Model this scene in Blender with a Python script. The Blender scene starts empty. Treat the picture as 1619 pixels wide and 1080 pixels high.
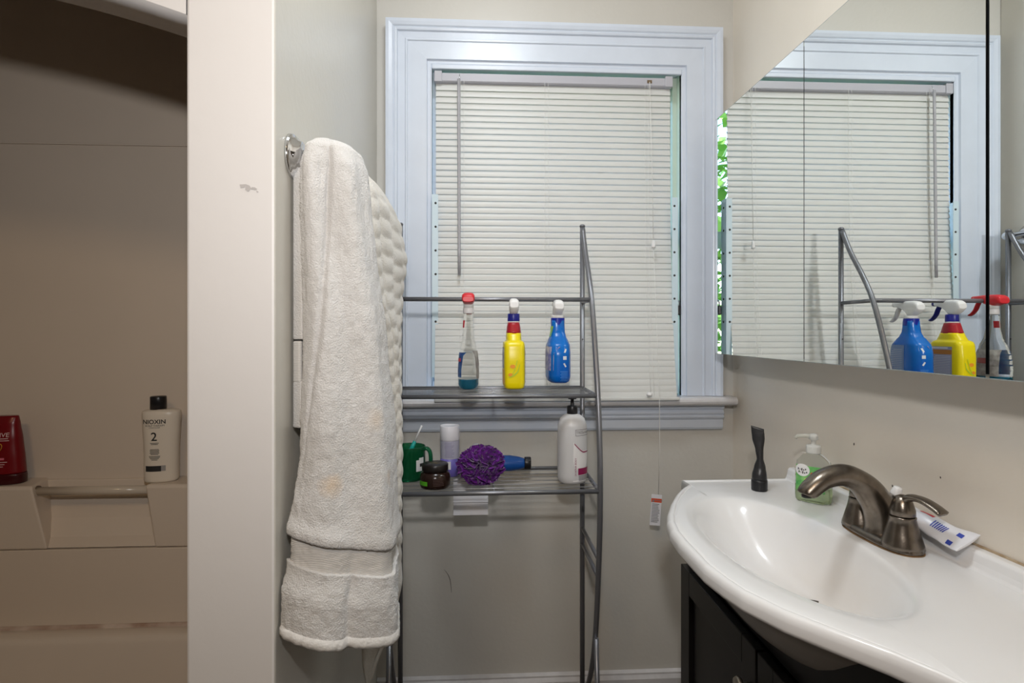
import bpy, bmesh, math, random
from mathutils import Vector, Matrix, noise
random.seed(7)
sc = bpy.context.scene
COL = sc.collection
PI = math.pi
# ------------------------------------------------------------------ camera
cam = bpy.data.objects.new('camera', bpy.data.cameras.new('camera')); COL.objects.link(cam)
cam.data.sensor_width = 36.0; cam.data.lens = 900/1619*36; cam.data.clip_start = 0.02
cam.data.shift_y = -15/1619
cam.location = (0, 0, 1.14); cam.rotation_euler = (PI/2, 0, -math.atan(49/900))
sc.camera = cam
# ------------------------------------------------------------------ world, lights, exposure
sc.view_settings.view_transform = 'Standard'; sc.view_settings.look = 'None'
sc.view_settings.gamma = 1.0; sc.view_settings.exposure = 0.0; sc.view_settings.use_curve_mapping = False
w = bpy.data.worlds.new('sky'); sc.world = w; w.use_nodes = True
nt = w.node_tree; bg = nt.nodes['Background']
st = nt.nodes.new('ShaderNodeTexSky'); st.sky_type = 'NISHITA'; st.sun_elevation = math.radians(48); st.sun_rotation = math.radians(150)
st.sun_disc = False
nt.links.new(st.outputs[0], bg.inputs[0]); bg.inputs[1].default_value = 0.9
def area(name, loc, target, size, power, col, shape='DISK', sy=None):
    l = bpy.data.lights.new(name, 'AREA'); l.shape = shape; l.size = size
    if sy: l.size_y = sy
    l.energy = power; l.color = col
    o = bpy.data.objects.new(name, l); COL.objects.link(o); o.location = loc
    o.rotation_euler = (Vector(target)-Vector(loc)).to_track_quat('-Z', 'Y').to_euler()
    return o
area('camera_flash', (0.0, -0.05, 1.45), (0.0, 1.4, 1.88), 0.08, 8.5, (1.0, 0.975, 0.96))
area('room_light', (-0.55, -0.60, 2.36), (-0.55, -0.2, 0.0), 0.45, 8.0, (1.0, 0.70, 0.40))
sl = bpy.data.lights.new('sun', 'SUN'); sl.energy = 4.0; sl.angle = .01; so = bpy.data.objects.new('sun', sl); COL.objects.link(so); so.rotation_euler = (math.radians(38), 0, math.radians(25))
area('ceiling_light', (0.04, 0.80, 2.42), (0.04, 0.80, 0.0), 0.30, 8.8, (0.90, 0.96, 1.0))

# ------------------------------------------------------------------ helpers
class G:
    def __init__(s): s.v = []; s.f = []; s.sm = []
    def add(s, vs, fs, smooth=False):
        b = len(s.v); s.v += [tuple(p) for p in vs]
        for f in fs: s.f.append(tuple(b+i for i in f)); s.sm.append(smooth)
        return s
    def box(s, x0, x1, y0, y1, z0, z1):
        vs = [(x, y, z) for z in (z0, z1) for y in (y0, y1) for x in (x0, x1)]
        return s.add(vs, [(0,2,3,1),(4,5,7,6),(0,1,5,4),(2,6,7,3),(0,4,6,2),(1,3,7,5)])
    def loft(s, loops, cap0=True, cap1=True, closed=True, smooth=True):
        n = len(loops[0]); vs = [p for L in loops for p in L]; fs = []
        for i in range(len(loops)-1):
            for j in range(n if closed else n-1):
                k = (j+1) % n
                fs.append((i*n+j, i*n+k, (i+1)*n+k, (i+1)*n+j))
        s.add(vs, fs, smooth)
        b = len(s.v)-len(vs)
        if cap0: s.f.append(tuple(b+j for j in reversed(range(n)))); s.sm.append(False)
        if cap1: s.f.append(tuple(b+(len(loops)-1)*n+j for j in range(n))); s.sm.append(False)
        return s
    def tube(s, pts, r, n=12, cap=True, sy=1.0, up=None):
        pts = [Vector(p) for p in pts]; R = r if isinstance(r, (list, tuple)) else [r]*len(pts)
        loops = []; pn = None
        for i, p in enumerate(pts):
            t = (pts[min(i+1, len(pts)-1)]-pts[max(i-1, 0)]).normalized()
            if pn is None:
                a = Vector(up) if up else (Vector((0,0,1)) if abs(t.z) < .9 else Vector((1,0,0)))
                pn = (a - t*a.dot(t)).normalized()
            else: pn = (pn - t*pn.dot(t)).normalized()
            b = t.cross(pn)
            q = R[i] if isinstance(R[i], tuple) else (R[i], R[i]*sy)
            loops.append([p + pn*math.cos(2*PI*k/n)*q[0] + b*math.sin(2*PI*k/n)*q[1] for k in range(n)])
        return s.loft(loops, cap, cap)
    def lathe(s, prof, c=(0,0,0), n=32, axis='Z', sx=1.0, sy=1.0, cap=True):
        loops = []
        for r, h in prof:
            L = []
            for k in range(n):
                a = 2*PI*k/n; u, v = r*math.cos(a)*sx, r*math.sin(a)*sy
                p = (u, v, h) if axis == 'Z' else ((h, u, v) if axis == 'X' else (v, h, u))
                L.append((c[0]+p[0], c[1]+p[1], c[2]+p[2]))
            loops.append(L)
        return s.loft(loops, cap, cap)
    def prism(s, poly, fn, h0, h1, smooth=False):
        return s.loft([[fn(a, b, h0) for a, b in poly], [fn(a, b, h1) for a, b in poly]], smooth=smooth)
    def obj(s, name, mat, parent=None, bevel=0, seg=2, fix=True):
        m = bpy.data.meshes.new(name); m.from_pydata(s.v, [], s.f); 
        for p, q in zip(m.polygons, s.sm): p.use_smooth = q
        if fix:
            b = bmesh.new(); b.from_mesh(m); bmesh.ops.recalc_face_normals(b, faces=b.faces); b.to_mesh(m); b.free()
        if mat: m.materials.append(mat)
        o = bpy.data.objects.new(name, m); COL.objects.link(o)
        if parent: o.parent = parent
        if bevel:
            md = o.modifiers.new('bevel', 'BEVEL'); md.width = bevel; md.segments = seg; md.limit_method = 'ANGLE'; md.angle_limit = math.radians(35)
            md.harden_normals = False
        return o
def thing(name, label, cat, loc=(0,0,0), group=None, rz=0):
    o = bpy.data.objects.new(name, None); COL.objects.link(o); o.location = loc; o.rotation_euler = (0,0,rz); o.empty_display_size = .03
    return tag(o, label, cat, group)
def tag(o, label, cat, group=None):
    o['label'] = label; o['category'] = cat
    if group: o['group'] = group
    return o
def struct(o, label=None):
    o['kind'] = 'structure'
    if label: o['label'] = label
    return o
def sup(a, b, e, n=40):      # superellipse outline
    out = []
    for k in range(n):
        t = 2*PI*k/n; c_, s_ = math.cos(t), math.sin(t)
        out.append((a*math.copysign(abs(c_)**(2/e), c_), b*math.copysign(abs(s_)**(2/e), s_)))
    return out
def lerp(a, b, t): return a+(b-a)*t
def table(rows, z):          # piecewise smooth interpolation over rows sorted by first entry
    if z <= rows[0][0]: return rows[0][1:]
    for r0, r1 in zip(rows, rows[1:]):
        if z <= r1[0]:
            t = (z-r0[0])/(r1[0]-r0[0]); t = t*t*(3-2*t)*.6+t*.4
            return tuple(lerp(a, b, t) for a, b in zip(r0[1:], r1[1:]))
    return rows[-1][1:]
def catmull(P, n=6, closed=False):
    P = [Vector(p) for p in P]; out = []; N = len(P)
    for i in range(N if closed else N-1):
        g = (lambda k: P[k % N]) if closed else (lambda k: P[max(0, min(N-1, k))])
        a, b, c, d = g(i-1), g(i), g(i+1), g(i+2)
        for k in range(n):
            t = k/n
            out.append(.5*((2*b)+(c-a)*t+(2*a-5*b+4*c-d)*t*t+(3*b-a-3*c+d)*t**3))
    if not closed: out.append(P[-1])
    return out
def text2d(body, size, align='CENTER', space=1.0, bold=0.0):
    cu = bpy.data.curves.new('t', 'FONT'); cu.body = body; cu.size = size; cu.align_x = align; cu.align_y = 'CENTER'; cu.space_character = space
    cu.offset = bold; cu.resolution_u = 3
    o = bpy.data.objects.new('t', cu); COL.objects.link(o)
    dg = bpy.context.evaluated_depsgraph_get(); m = bpy.data.meshes.new_from_object(o.evaluated_get(dg))
    vs = [(v.co.x, v.co.y) for v in m.vertices]; fs = [tuple(p.vertices) for p in m.polygons]
    bpy.data.objects.remove(o); bpy.data.curves.remove(cu); bpy.data.meshes.remove(m)
    return vs, fs
def put_text(g, body, size, u, v, fn, **k):
    vs, fs = text2d(body, size, **k); g.add([fn(a+u, b+v) for a, b in vs], fs)
def patch(g, u0, u1, v0, v1, fn, nu=8, nv=2, wave=None):
    vs = []; fs = []
    for j in range(nv+1):
        for i in range(nu+1):
            vs.append(fn(lerp(u0, u1, i/nu), lerp(v0, v1, j/nv)))
    for j in range(nv):
        for i in range(nu): a = j*(nu+1)+i; fs.append((a, a+1, a+nu+2, a+nu+1))
    return g.add(vs, fs, True)
def disc(g, cx, cz_, rx, rz_, fn, n=24, m=4):
    vs = [fn(cx, cz_)]; fs = []
    for j in range(1, m+1):
        for k in range(n): vs.append(fn(cx+rx*j/m*math.cos(2*PI*k/n), cz_+rz_*j/m*math.sin(2*PI*k/n)))
    for k in range(n): fs.append((0, 1+k, 1+(k+1) % n))
    for j in range(m-1):
        for k in range(n): a, b_ = 1+j*n+k, 1+j*n+(k+1) % n; fs.append((a, b_, b_+n, a+n))
    return g.add(vs, fs)
def poly2d(g, pts, fn): g.add([fn(a, b) for a, b in pts], [tuple(range(len(pts)))]); return g

# ------------------------------------------------------------------ materials
def mat(name, col, rough=.5, metal=0, bump=0, bscale=200, var=0, vscale=6, col2=None, trans=0, ior=1.45, spec=.5, coat=0, alpha=1, sheen=0, dist=.002):
    m = bpy.data.materials.new(name); m.use_nodes = True; n = m.node_tree.nodes; L = m.node_tree.links; b = n['Principled BSDF']
    b.inputs['Base Color'].default_value = (*col, 1); b.inputs['Roughness'].default_value = rough; b.inputs['Metallic'].default_value = metal
    b.inputs['IOR'].default_value = ior; b.inputs['Transmission Weight'].default_value = trans; b.inputs['Specular IOR Level'].default_value = spec
    b.inputs['Coat Weight'].default_value = coat; b.inputs['Alpha'].default_value = alpha; b.inputs['Sheen Weight'].default_value = sheen
    tc = n.new('ShaderNodeTexCoord')
    if var or col2:
        no = n.new('ShaderNodeTexNoise'); no.inputs['Scale'].default_value = vscale; no.inputs['Detail'].default_value = 5
        L.new(tc.outputs['Object'], no.inputs['Vector'])
        cr = n.new('ShaderNodeValToRGB'); cr.color_ramp.elements[0].position = .35; cr.color_ramp.elements[1].position = .68
        c2 = col2 or tuple(c*(1-var) for c in col)
        cr.color_ramp.elements[0].color = (*c2, 1); cr.color_ramp.elements[1].color = (*col, 1)
        L.new(no.outputs['Fac'], cr.inputs[0]); L.new(cr.outputs[0], b.inputs['Base Color'])
    if bump:
        nb = n.new('ShaderNodeTexNoise'); nb.inputs['Scale'].default_value = bscale; nb.inputs['Detail'].default_value = 3
        bp = n.new('ShaderNodeBump'); bp.inputs['Strength'].default_value = bump; bp.inputs['Distance'].default_value = dist
        L.new(tc.outputs['Object'], nb.inputs['Vector']); L.new(nb.outputs['Fac'], bp.inputs['Height']); L.new(bp.outputs[0], b.inputs['Normal'])
    return m
def spots(m, pts, col, r0=.004, r1=.016):     # soft stains of their own shape at object-space points
    n = m.node_tree.nodes; L = m.node_tree.links; b = n['Principled BSDF']; tc = n.new('ShaderNodeTexCoord')
    src = b.inputs['Base Color'].links[0].from_socket if b.inputs['Base Color'].links else None
    ns = n.new('ShaderNodeTexNoise'); ns.inputs['Scale'].default_value = 60
    L.new(tc.outputs['Object'], ns.inputs['Vector'])
    for p, k in pts:
        d = n.new('ShaderNodeVectorMath'); d.operation = 'DISTANCE'; d.inputs[1].default_value = p
        L.new(tc.outputs['Object'], d.inputs[0])
        ad = n.new('ShaderNodeMath'); ad.operation = 'MULTIPLY_ADD'; ad.inputs[1].default_value = .016; 
        L.new(ns.outputs['Fac'], ad.inputs[0]); L.new(d.outputs['Value'], ad.inputs[2])
        mr = n.new('ShaderNodeMapRange'); mr.inputs['From Min'].default_value = r0+.008; mr.inputs['From Max'].default_value = r1+.008
        mr.inputs['To Min'].default_value = k; mr.inputs['To Max'].default_value = 0
        L.new(ad.outputs[0], mr.inputs['Value'])
        mx = n.new('ShaderNodeMix'); mx.data_type = 'RGBA'
        L.new(mr.outputs[0], mx.inputs['Factor'])
        if src: L.new(src, mx.inputs['A'])
        else: mx.inputs['A'].default_value = b.inputs['Base Color'].default_value
        mx.inputs['B'].default_value = (*col, 1); src = mx.outputs['Result']
    L.new(src, b.inputs['Base Color'])
M_wall = mat('cream_wall_paint', (.625, .605, .56), .42, bump=.2, bscale=90, var=.04, vscale=3)
M_wallr = mat('peach_cream_wall_brightened', (.82, .765, .68), .42, bump=.2, bscale=90, var=.03, vscale=3)  # peachier tone, lightened beyond the back wall to make up for weak light
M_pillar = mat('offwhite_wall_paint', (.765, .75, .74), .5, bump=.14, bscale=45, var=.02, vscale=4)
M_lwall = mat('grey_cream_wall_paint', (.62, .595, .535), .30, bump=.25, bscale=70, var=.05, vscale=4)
M_ceil = mat('ceiling_paint', (.75, .72, .66), .7)
M_floor = mat('floor_vinyl', (.11, .09, .075), .45, var=.3, vscale=9)
M_trim = mat('glossy_white_trim_paint', (.66, .72, .82), .28, bump=.15, bscale=40, var=.04, vscale=14)
M_stool = mat('aged_white_sill_paint', (.68, .67, .68), .35, bump=.3, bscale=60, var=.12, vscale=25)
M_surr = mat('beige_tub_surround_plastic', (.68, .59, .495), .33, var=.04, vscale=3, bump=.06, bscale=30)
M_tub = mat('beige_enamel', (.68, .60, .515), .3, var=.04, vscale=3)
M_caulk = mat('dirty_caulk', (.62, .52, .45), .6, col2=(.36, .24, .18), vscale=16)
M_glass = mat('window_glass', (1, 1, 1), 0, trans=1, ior=1.01)
M_sash = mat('green_daylit_white_sash', (.62, .72, .62), .4)  # white frame with the green of the daylight put into its colour
M_zinc = mat('pale_blue_painted_steel', (.60, .73, .80), .35)
M_dark = mat('dark_screw', (.05, .05, .05), .4, .5)
M_slat = mat('white_vinyl_slat', (.70, .705, .69), .38)
n_ = M_slat.node_tree.nodes; tl = n_.new('ShaderNodeBsdfTranslucent'); tl.inputs[0].default_value = (.80, .84, .70, 1); mxs = n_.new('ShaderNodeMixShader'); mxs.inputs[0].default_value = .10
M_slat.node_tree.links.new(n_['Principled BSDF'].outputs[0], mxs.inputs[1]); M_slat.node_tree.links.new(tl.outputs[0], mxs.inputs[2]); M_slat.node_tree.links.new(mxs.outputs[0], n_['Material Output'].inputs[0])
M_head = mat('shade_greyed_steel_headrail', (.46, .46, .51), .35)  # greyed to stand in for the head casing's shade on the rail
M_cord = mat('white_cord', (.80, .80, .78), .6)
M_wand = mat('grey_clear_wand', (.40, .40, .43), .25)
M_chrome = mat('chrome', (.72, .73, .75), .08, 1)
M_rack = mat('graphite_metal_tube', (.21, .215, .235), .34, .6)
M_wire = mat('graphite_metal_wire', (.42, .42, .44), .35, .6)
M_counter = mat('cultured_marble', (.83, .83, .835), .26, var=.02, vscale=5, coat=.3)
M_wood = mat('espresso_stained_wood', (.007, .006, .006), .4, var=.3, vscale=30)
M_brass = mat('brushed_nickel_aged', (.24, .205, .17), .26, .95, bump=.1, bscale=500, var=.3, vscale=60)
M_knob = mat('satin_nickel', (.42, .38, .33), .3, 1)
M_mirror = mat('mirror_silver', (.90, .93, .92), .0, 1)
M_cab = mat('cabinet_white', (.7, .69, .68), .4)
M_black = mat('black_plastic', (.012, .012, .014), .35)
M_white = mat('white_plastic', (.80, .80, .80), .35)
M_paper = mat('white_paper', (.78, .78, .82), .7)
M_ink = mat('black_ink', (.02, .02, .02), .6)

# ------------------------------------------------------------------ room shell
D, R, LX, PY, PX = 1.675, .758, -.302, .852, -.428      # back wall, right wall, partition faces
CZ = 2.45
XW0, XW1, ZW0, ZW1 = -.1424, .5945, .95, 1.915           # window opening
g = G()
g.box(LX-.13, XW0-.013, D, D+.14, 0, CZ); g.box(XW1+.013, R+.1, D, D+.14, 0, CZ)
g.box(XW0-.013, XW1+.013, D, D+.14, 0, ZW0-.02); g.box(XW0-.013, XW1+.013, D, D+.14, ZW1+.013, CZ)
wb = struct(g.obj('wall_back', M_wall))
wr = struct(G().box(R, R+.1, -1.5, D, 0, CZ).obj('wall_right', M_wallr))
g = G(); g.box(PX, LX, PY, D, 0, CZ)
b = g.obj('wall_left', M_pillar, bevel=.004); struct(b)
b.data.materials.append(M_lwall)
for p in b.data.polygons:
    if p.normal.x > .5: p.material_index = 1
# arch wall over the tub
ax, hs, Rr, zs = -1.178, .75, 2.32, 1.602
cz = zs-math.sqrt(Rr*Rr-hs*hs)
arc = [(ax+hs*math.cos(PI*k/40) if False else ax+hs-2*hs*k/40, 0) for k in range(41)]
arc = [(x, cz+math.sqrt(max(0, Rr*Rr-(x-ax)**2))) for x, _ in arc]
ring = [(PX, CZ)]+[(x, z) for x, z in arc]+[(ax-hs, CZ)]
g = G(); n = len(arc)
for y in (PY, PY+.10):
    g.v += [(x, y, z) for x, z in arc]+[(x, y, CZ) for x, z in arc]
o2 = 2*n
for k in range(n-1):
    g.f += [(k, k+1, n+k+1, n+k), (o2+k, o2+n+k, o2+n+k+1, o2+k+1), (k, o2+k, o2+k+1, k+1)]; g.sm += [False, False, True]
wa = struct(g.obj('wall_arch', M_pillar)); 
g = G(); g.box(-2.1, ax-hs, PY, PY+.10, 0, CZ); g.obj('wall_arch_end', M_pillar, wa)
g = G(); g.box(-2.1, -2.0, -1.5, D, 0, CZ); struct(g.obj('wall_far_left', mat('low_bounce_side_wall', (.25, .22, .19), .6)))  # unseen wall, colour kept dark to cut bounced light
M_far = mat('low_bounce_front_wall', (.22, .19, .16), .6)  # unseen wall behind the camera, darkened to cut bounced light
struct(G().box(-2.1, R+.1, -1.6, -1.5, 0, CZ).obj('wall_front', M_far))
struct(G().box(-2.1, R+.1, -1.6, D+.14, -.06, 0).obj('floor', M_floor))
struct(G().box(-2.1, R+.1, -1.6, D+.14, CZ, CZ+.06).obj('ceiling', M_ceil))
g = G().prism([(D-.001, 0), (D-.018, 0), (D-.018, .115), (D-.012, .125), (D-.012, .13), (D-.001, .135)], lambda a, b_, h: (h, a, b_), LX+.001, R-.001)
struct(g.obj('baseboard_back', M_stool))
# chipped paint on the pillar, dents and cracks on the wall
def onY(y): return lambda a, b_: (a, y, b_)
g = G(); y = PY-.0006
for P in ([(-.3520, 1.3555), (-.3505, 1.3500), (-.3440, 1.3515), (-.3430, 1.3560)], [(-.3430, 1.3560), (-.3440, 1.3480), (-.3395, 1.3450), (-.3350, 1.3495), (-.3375, 1.3540)],
          [(-.3350, 1.3520), (-.3300, 1.3515), (-.3265, 1.3490), (-.3300, 1.3475), (-.3352, 1.3485)], [(-.3285, 1.3475), (-.3245, 1.3450), (-.3270, 1.3435)]): poly2d(g, P, onY(y))
g.obj('paint_chip', mat('bare_grey_plaster', (.50, .48, .47), .8), b)
cr = catmull([(-.108, D-.0006, .445), (-.098, D-.0006, .432), (-.090, D-.0006, .412), (-.086, D-.0006, .376)], 3)
G().tube(cr, [.0003+.0009*math.sin(PI*i/9)*(.3+.7*i/9) for i in range(10)], 6).obj('wall_crack', mat('crack_dark_grey', (.12, .10, .09), .8), wb)  # dark grey line along the crack

M_speck = mat('dark_scuff', (.06, .05, .04), .8)
for y_, z_, r in ((1.118, .912, .0024), (1.01, .856, .0018), (.90, .90, .0016), (.70, 1.03, .0018)):
    G().add([(R-.0006, y_+r*(.7+.5*random.random())*math.cos(2*PI*k/7), z_+r*1.5*(.6+.6*random.random())*math.sin(2*PI*k/7)) for k in range(7)], [tuple(range(7))]).obj('wall_scuff', M_speck, wr)
# ------------------------------------------------------------------ window
win = thing('window_1', 'x', 'x'); del win['category']; struct(win, 'white painted wooden window with moulded casing behind the blind')
CF = 1.651                                            # casing front plane
def casing_profile(wd):                               # (u across from inner edge, v = proud of the wall)
    t = D-CF
    return [(0, -.002), (0, t-.012), (.004, t-.009), (.012, t-.009), (.014, t-.002), (wd*.52, t-.004), (wd*.54, t-.0005), (wd*.57, t-.0005), (wd*.59, t-.004), (wd*.74, t-.003),
            (wd*.76, t+.003), (wd*.80, t+.005), (wd*.83, t+.003), (wd*.86, t+.007), (wd*.93, t+.010), (wd, t+.009), (wd, -.002)]
ZT = 2.039; HT = ZT-ZW1
for sx, xi, wd in ((-1, XW0, .130), (1, XW1, .1185)):
    P = casing_profile(wd); g = G()
    g.loft([[(xi+sx*u, D-v, ZW0+.001) for u, v in P], [(xi+sx*u, D-v, ZW1+u*HT/wd) for u, v in P]], smooth=False)
    g.obj('casing', M_trim, win)
P = casing_profile(HT)
g = G().loft([[(XW0-u*.130/HT, D-v, ZW1+u) for u, v in P], [(XW1+u*.1185/HT, D-v, ZW1+u) for u, v in P]], smooth=False)
g.obj('casing', M_trim, win)
st = [(D-.002, ZW0-.024), (1.622, ZW0-.024), (1.615, ZW0-.019), (1.613, ZW0-.012), (1.615, ZW0-.005), (1.622, ZW0), (D+.06, ZW0), (D+.06, ZW0-.015), (D-.002, ZW0-.015)]
G().prism(st, lambda a, b_, h: (h, a, b_), XW0-.150, R-.012).obj('window_stool', M_stool, win, bevel=.002)
ap = [(D-.001, .926), (1.648, .926), (1.650, .915), (1.656, .909), (1.653, .903), (1.650, .900), (1.655, .893), (1.651, .889), (1.654, .884), (1.660, .880), (1.660, .857), (1.664, .850), (D-.001, .850)]
G().prism(ap, lambda a, b_, h: (h, a, b_), XW0-.135, R-.038).obj('window_apron', M_trim, win)
for sx, x in ((1, XW0), (-1, XW1)):
    G().box(min(x, x-sx*.012)-.0, max(x, x-sx*.012), CF+.014, D+.14, ZW0, ZW1).obj('jamb', M_sash if sx < 0 else M_trim, win)  # right jamb shares the sash colour with daylight painted in
    G().box(min(x, x+sx*.012), max(x, x+sx*.012), 1.705, 1.722, ZW0, ZW1).obj('stop_bead', M_sash if sx < 0 else M_trim, win)
G().box(XW0, XW1, CF+.014, D+.14, ZW1-.001, ZW1+.012).obj('jamb', M_trim, win)
G().box(XW0, XW1, CF+.006, CF+.02, ZW1-.012, ZW1+.002).obj('stop_bead', M_trim, win, bevel=.003)
for z0, z1, y in ((ZW0, 1.44, 1.730), (1.42, ZW1, 1.765)):
    g = G(); t = .038
    g.box(XW0, XW0+t, y, y+.03, z0, z1); g.box(XW1-.02, XW1, y, y+.03, z0, z1)
    g.box(XW0+t, XW1-.02, y, y+.03, z0, z0+t); g.box(XW0+t, XW1-.02, y, y+.03, z1-t, z1)
    s = g.obj('sash', M_sash, win)
    G().box(XW0+t, XW1-.02, y+.013, y+.017, z0+t, z1-t).obj('pane', M_glass, s)
# steel angle strips screwed to both sides of the opening
def strip(x, sx, zlo, zhi, label, inward):
    t = thing('angle_bracket', label, 'bracket', (x, 1.6440, zlo), 'steel angles of the window guard')
    h = zhi-zlo
    G().box(min(0, sx*.0175), max(0, sx*.0175), -.0015, 0, 0, h).obj('flange', M_zinc, t)
    G().box(min(0, sx*.0015), max(0, sx*.0015), 0, .034, 0, h).obj('web', M_zinc, t)
    for k in range(6):
        zz = h-.025-.068*k
        G().lathe([(0, -.0005), (.0033, -.0005), (.0033, .0012), (.0015, .002), (0, .002)], (sx*.0105, -.0015, zz), 10, 'Y').obj('screw', M_dark, t)
        if inward: G().lathe([(.0035, -.001), (.0035, .0013), (.001, .002)], (0, .016, zz), 10, 'X').obj('screw', M_dark, t)
    return t
strip(-.1405, 1, 1.01, 1.535, 'pale blue steel angle with screws on left side of blind', False)
strip(.5775, -1, .96, 1.535, 'pale steel angle with screws right of the blind edge', True)
pl = thing('padlock', 'small dark padlock hooked beside right edge of the blind', 'padlock', (.5885, 1.676, 1.205))
G().box(-.0055, .0055, -.014, .014, -.014, .014).obj('lock_body', M_black, pl, bevel=.003)
G().tube([(0, .010*math.cos(t), .014+.016*math.sin(t)**.6 if 0 < t < PI else .010) for t in [PI*i/12 for i in range(13)]], .0024, 8).obj('shackle', M_chrome, pl)

# ------------------------------------------------------------------ blind
bl = thing('window_blind', 'white closed mini blind hanging in the window', 'blind', (.216, 1.672, .95))
def B(x, y, z): return (x-.216, y-1.672, z-.95)
bx0, bx1 = -.131, .563
hr = [(1.660, 1.892), (1.660, 1.870), (1.664, 1.867), (1.686, 1.867), (1.688, 1.870), (1.688, 1.892), (1.685, 1.892), (1.685, 1.872), (1.664, 1.872), (1.663, 1.892)]
G().prism(hr, lambda a, b_, h: B(h, a, b_), bx0+.004, bx1-.002).obj('headrail', M_head, bl)
for x0, x1 in ((bx0-.004, bx0+.018), (bx1-.018, bx1+.004)):
    G().box(*[q for q in (x0-.216, x1-.216)], 1.656-1.672, 1.690-1.672, 1.866-.95, 1.897-.95).obj('end_bracket', M_head, bl, bevel=.0015)
NS = 51; zt, zb = 1.857, .9625
me = None
tilt = math.radians(71.5)
for i in range(NS):
    z = lerp(zt, zb, i/(NS-1)); y = lerp(1.672, 1.613, (i/(NS-1))**3)
    if me is None:
        gg = G(); wv = .0245; xs = [bx0, lerp(bx0, bx1, .33), lerp(bx0, bx1, .66), bx1]; K = 5
        vs = []; fs = []
        for side in (0, .0006):
            for xx in xs:
                for k in range(K):
                    q = (k/(K-1)-.5)*wv; cr_ = .0022*(1-(2*q/wv)**2)-side
                    # slat leaning: lower edge towards the room
                    vs.append((xx-.216, q*math.cos(tilt)-cr_*math.sin(tilt), q*math.sin(tilt)+cr_*math.cos(tilt)))
        o_ = len(xs)*K
        for a in range(len(xs)-1):
            for k in range(K-1):
                p = a*K+k; fs += [(p, p+1, p+K+1, p+K), (o_+p, o_+p+K, o_+p+K+1, o_+p+1)]
        gg.add(vs, fs, True)
        o = gg.obj('slat', M_slat, bl, fix=False); me = o.data
    else:
        o = bpy.data.objects.new('slat', me); COL.objects.link(o); o.parent = bl
    o.location = (0, y-1.672, z-.95); o.rotation_euler = (random.uniform(-.018, .018), random.uniform(-.0012, .0012), 0)
G().box(bx0-.216, .568-.216, 1.598-1.672, 1.612-1.672, -.006, .004).obj('bottom_rail', M_slat, bl, bevel=.003)
def ycord(z): return lerp(1.655, 1.598, max(0, min(1, (zt-z)/(zt-zb)))**3)
for x in (-.055, .190, .487):
    for dx in (-.004, .006):
        G().tube([B(x+dx, ycord(z), z) for z in [1.868-.091*i for i in range(11)]], .0005, 5).obj('ladder_cord', M_cord, bl)
g = G()
for k in range(44):
    z = 1.855-.0187*k
    g.lathe([(0, -.004), (.0013, -.001), (.0013, .001), (0, .004)], B(-.052+.003*math.sin(k), ycord(z)-.002, z), 6)
G().tube([B(-.062, 1.650, 1.885), B(-.062, 1.646, 1.872), B(-.064, 1.648, 1.868)], .0012, 6).obj('wand_hook', M_chrome, bl)
G().tube([B(-.064+.002*i/8, 1.644-.010*i/8, 1.868-.565*i/8) for i in range(9)], .0045, 6).obj('tilt_wand', M_wand, bl)
G().box(.491-.216, .505-.216, 1.6585-1.672, 1.661-1.672, 1.876-.95, 1.885-.95).obj('cord_lock', mat('brown_cord_lock', (.16, .11, .06), .5), bl)
G().tube([B(.4975, 1.657, 1.879), B(.499, 1.645, 1.70), B(.501, 1.632, 1.41)], .0011, 6).obj('lift_cord', M_cord, bl)
G().lathe([(0, 0), (.0058, 0), (.0062, .004), (.0045, .018), (.003, .022), (0, .022)], B(.5015, 1.632, 1.385), 14).obj('cord_tassel', M_white, bl)
G().tube([B(.5015, 1.632, 1.385), B(.505, 1.606, 1.10), B(.507, 1.594, .95), B(.5085, 1.598, .80), B(.507, 1.604, .66)], .0008, 6).obj('lift_cord', M_cord, bl)
G().lathe([(0, 0), (.006, .001), (.009, .006), (.006, .012), (0, .013)], B(.478, 1.596, .956), 10).obj('cord_button', M_white, bl)
tg = G().box(-.0145, .0145, -.0006, .0006, -.088, 0).obj('warning_tag', M_paper, bl)
tg.location = B(.500, 1.596, .677); tg.rotation_euler = (0, math.radians(4), math.radians(-8))
f = lambda a, b_: (a, -.0010, b_)
patch(G(), -.0145, .0145, -.022, -.011, f, 1, 1).obj('tag_header', mat('warning_orange', (.72, .09, .03), .6), tg)
g = G(); poly2d(g, [(-.0125, -.021), (-.0055, -.021), (-.009, -.0125)], lambda a, b_: (a, -.0014, b_))
put_text(g, 'WARNING', .0048, .0045, -.0165, lambda a, b_: (a, -.0014, b_), bold=.00012)
for k in range(13): patch(g, -.0115, .0115-random.random()*.006, -.028-k*.0042, -.0262-k*.0042, lambda a, b_: (a, -.0012, b_), 1, 1)
g.obj('tag_print', mat('tag_print_grey', (.22, .22, .24), .7), tg)

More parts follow.
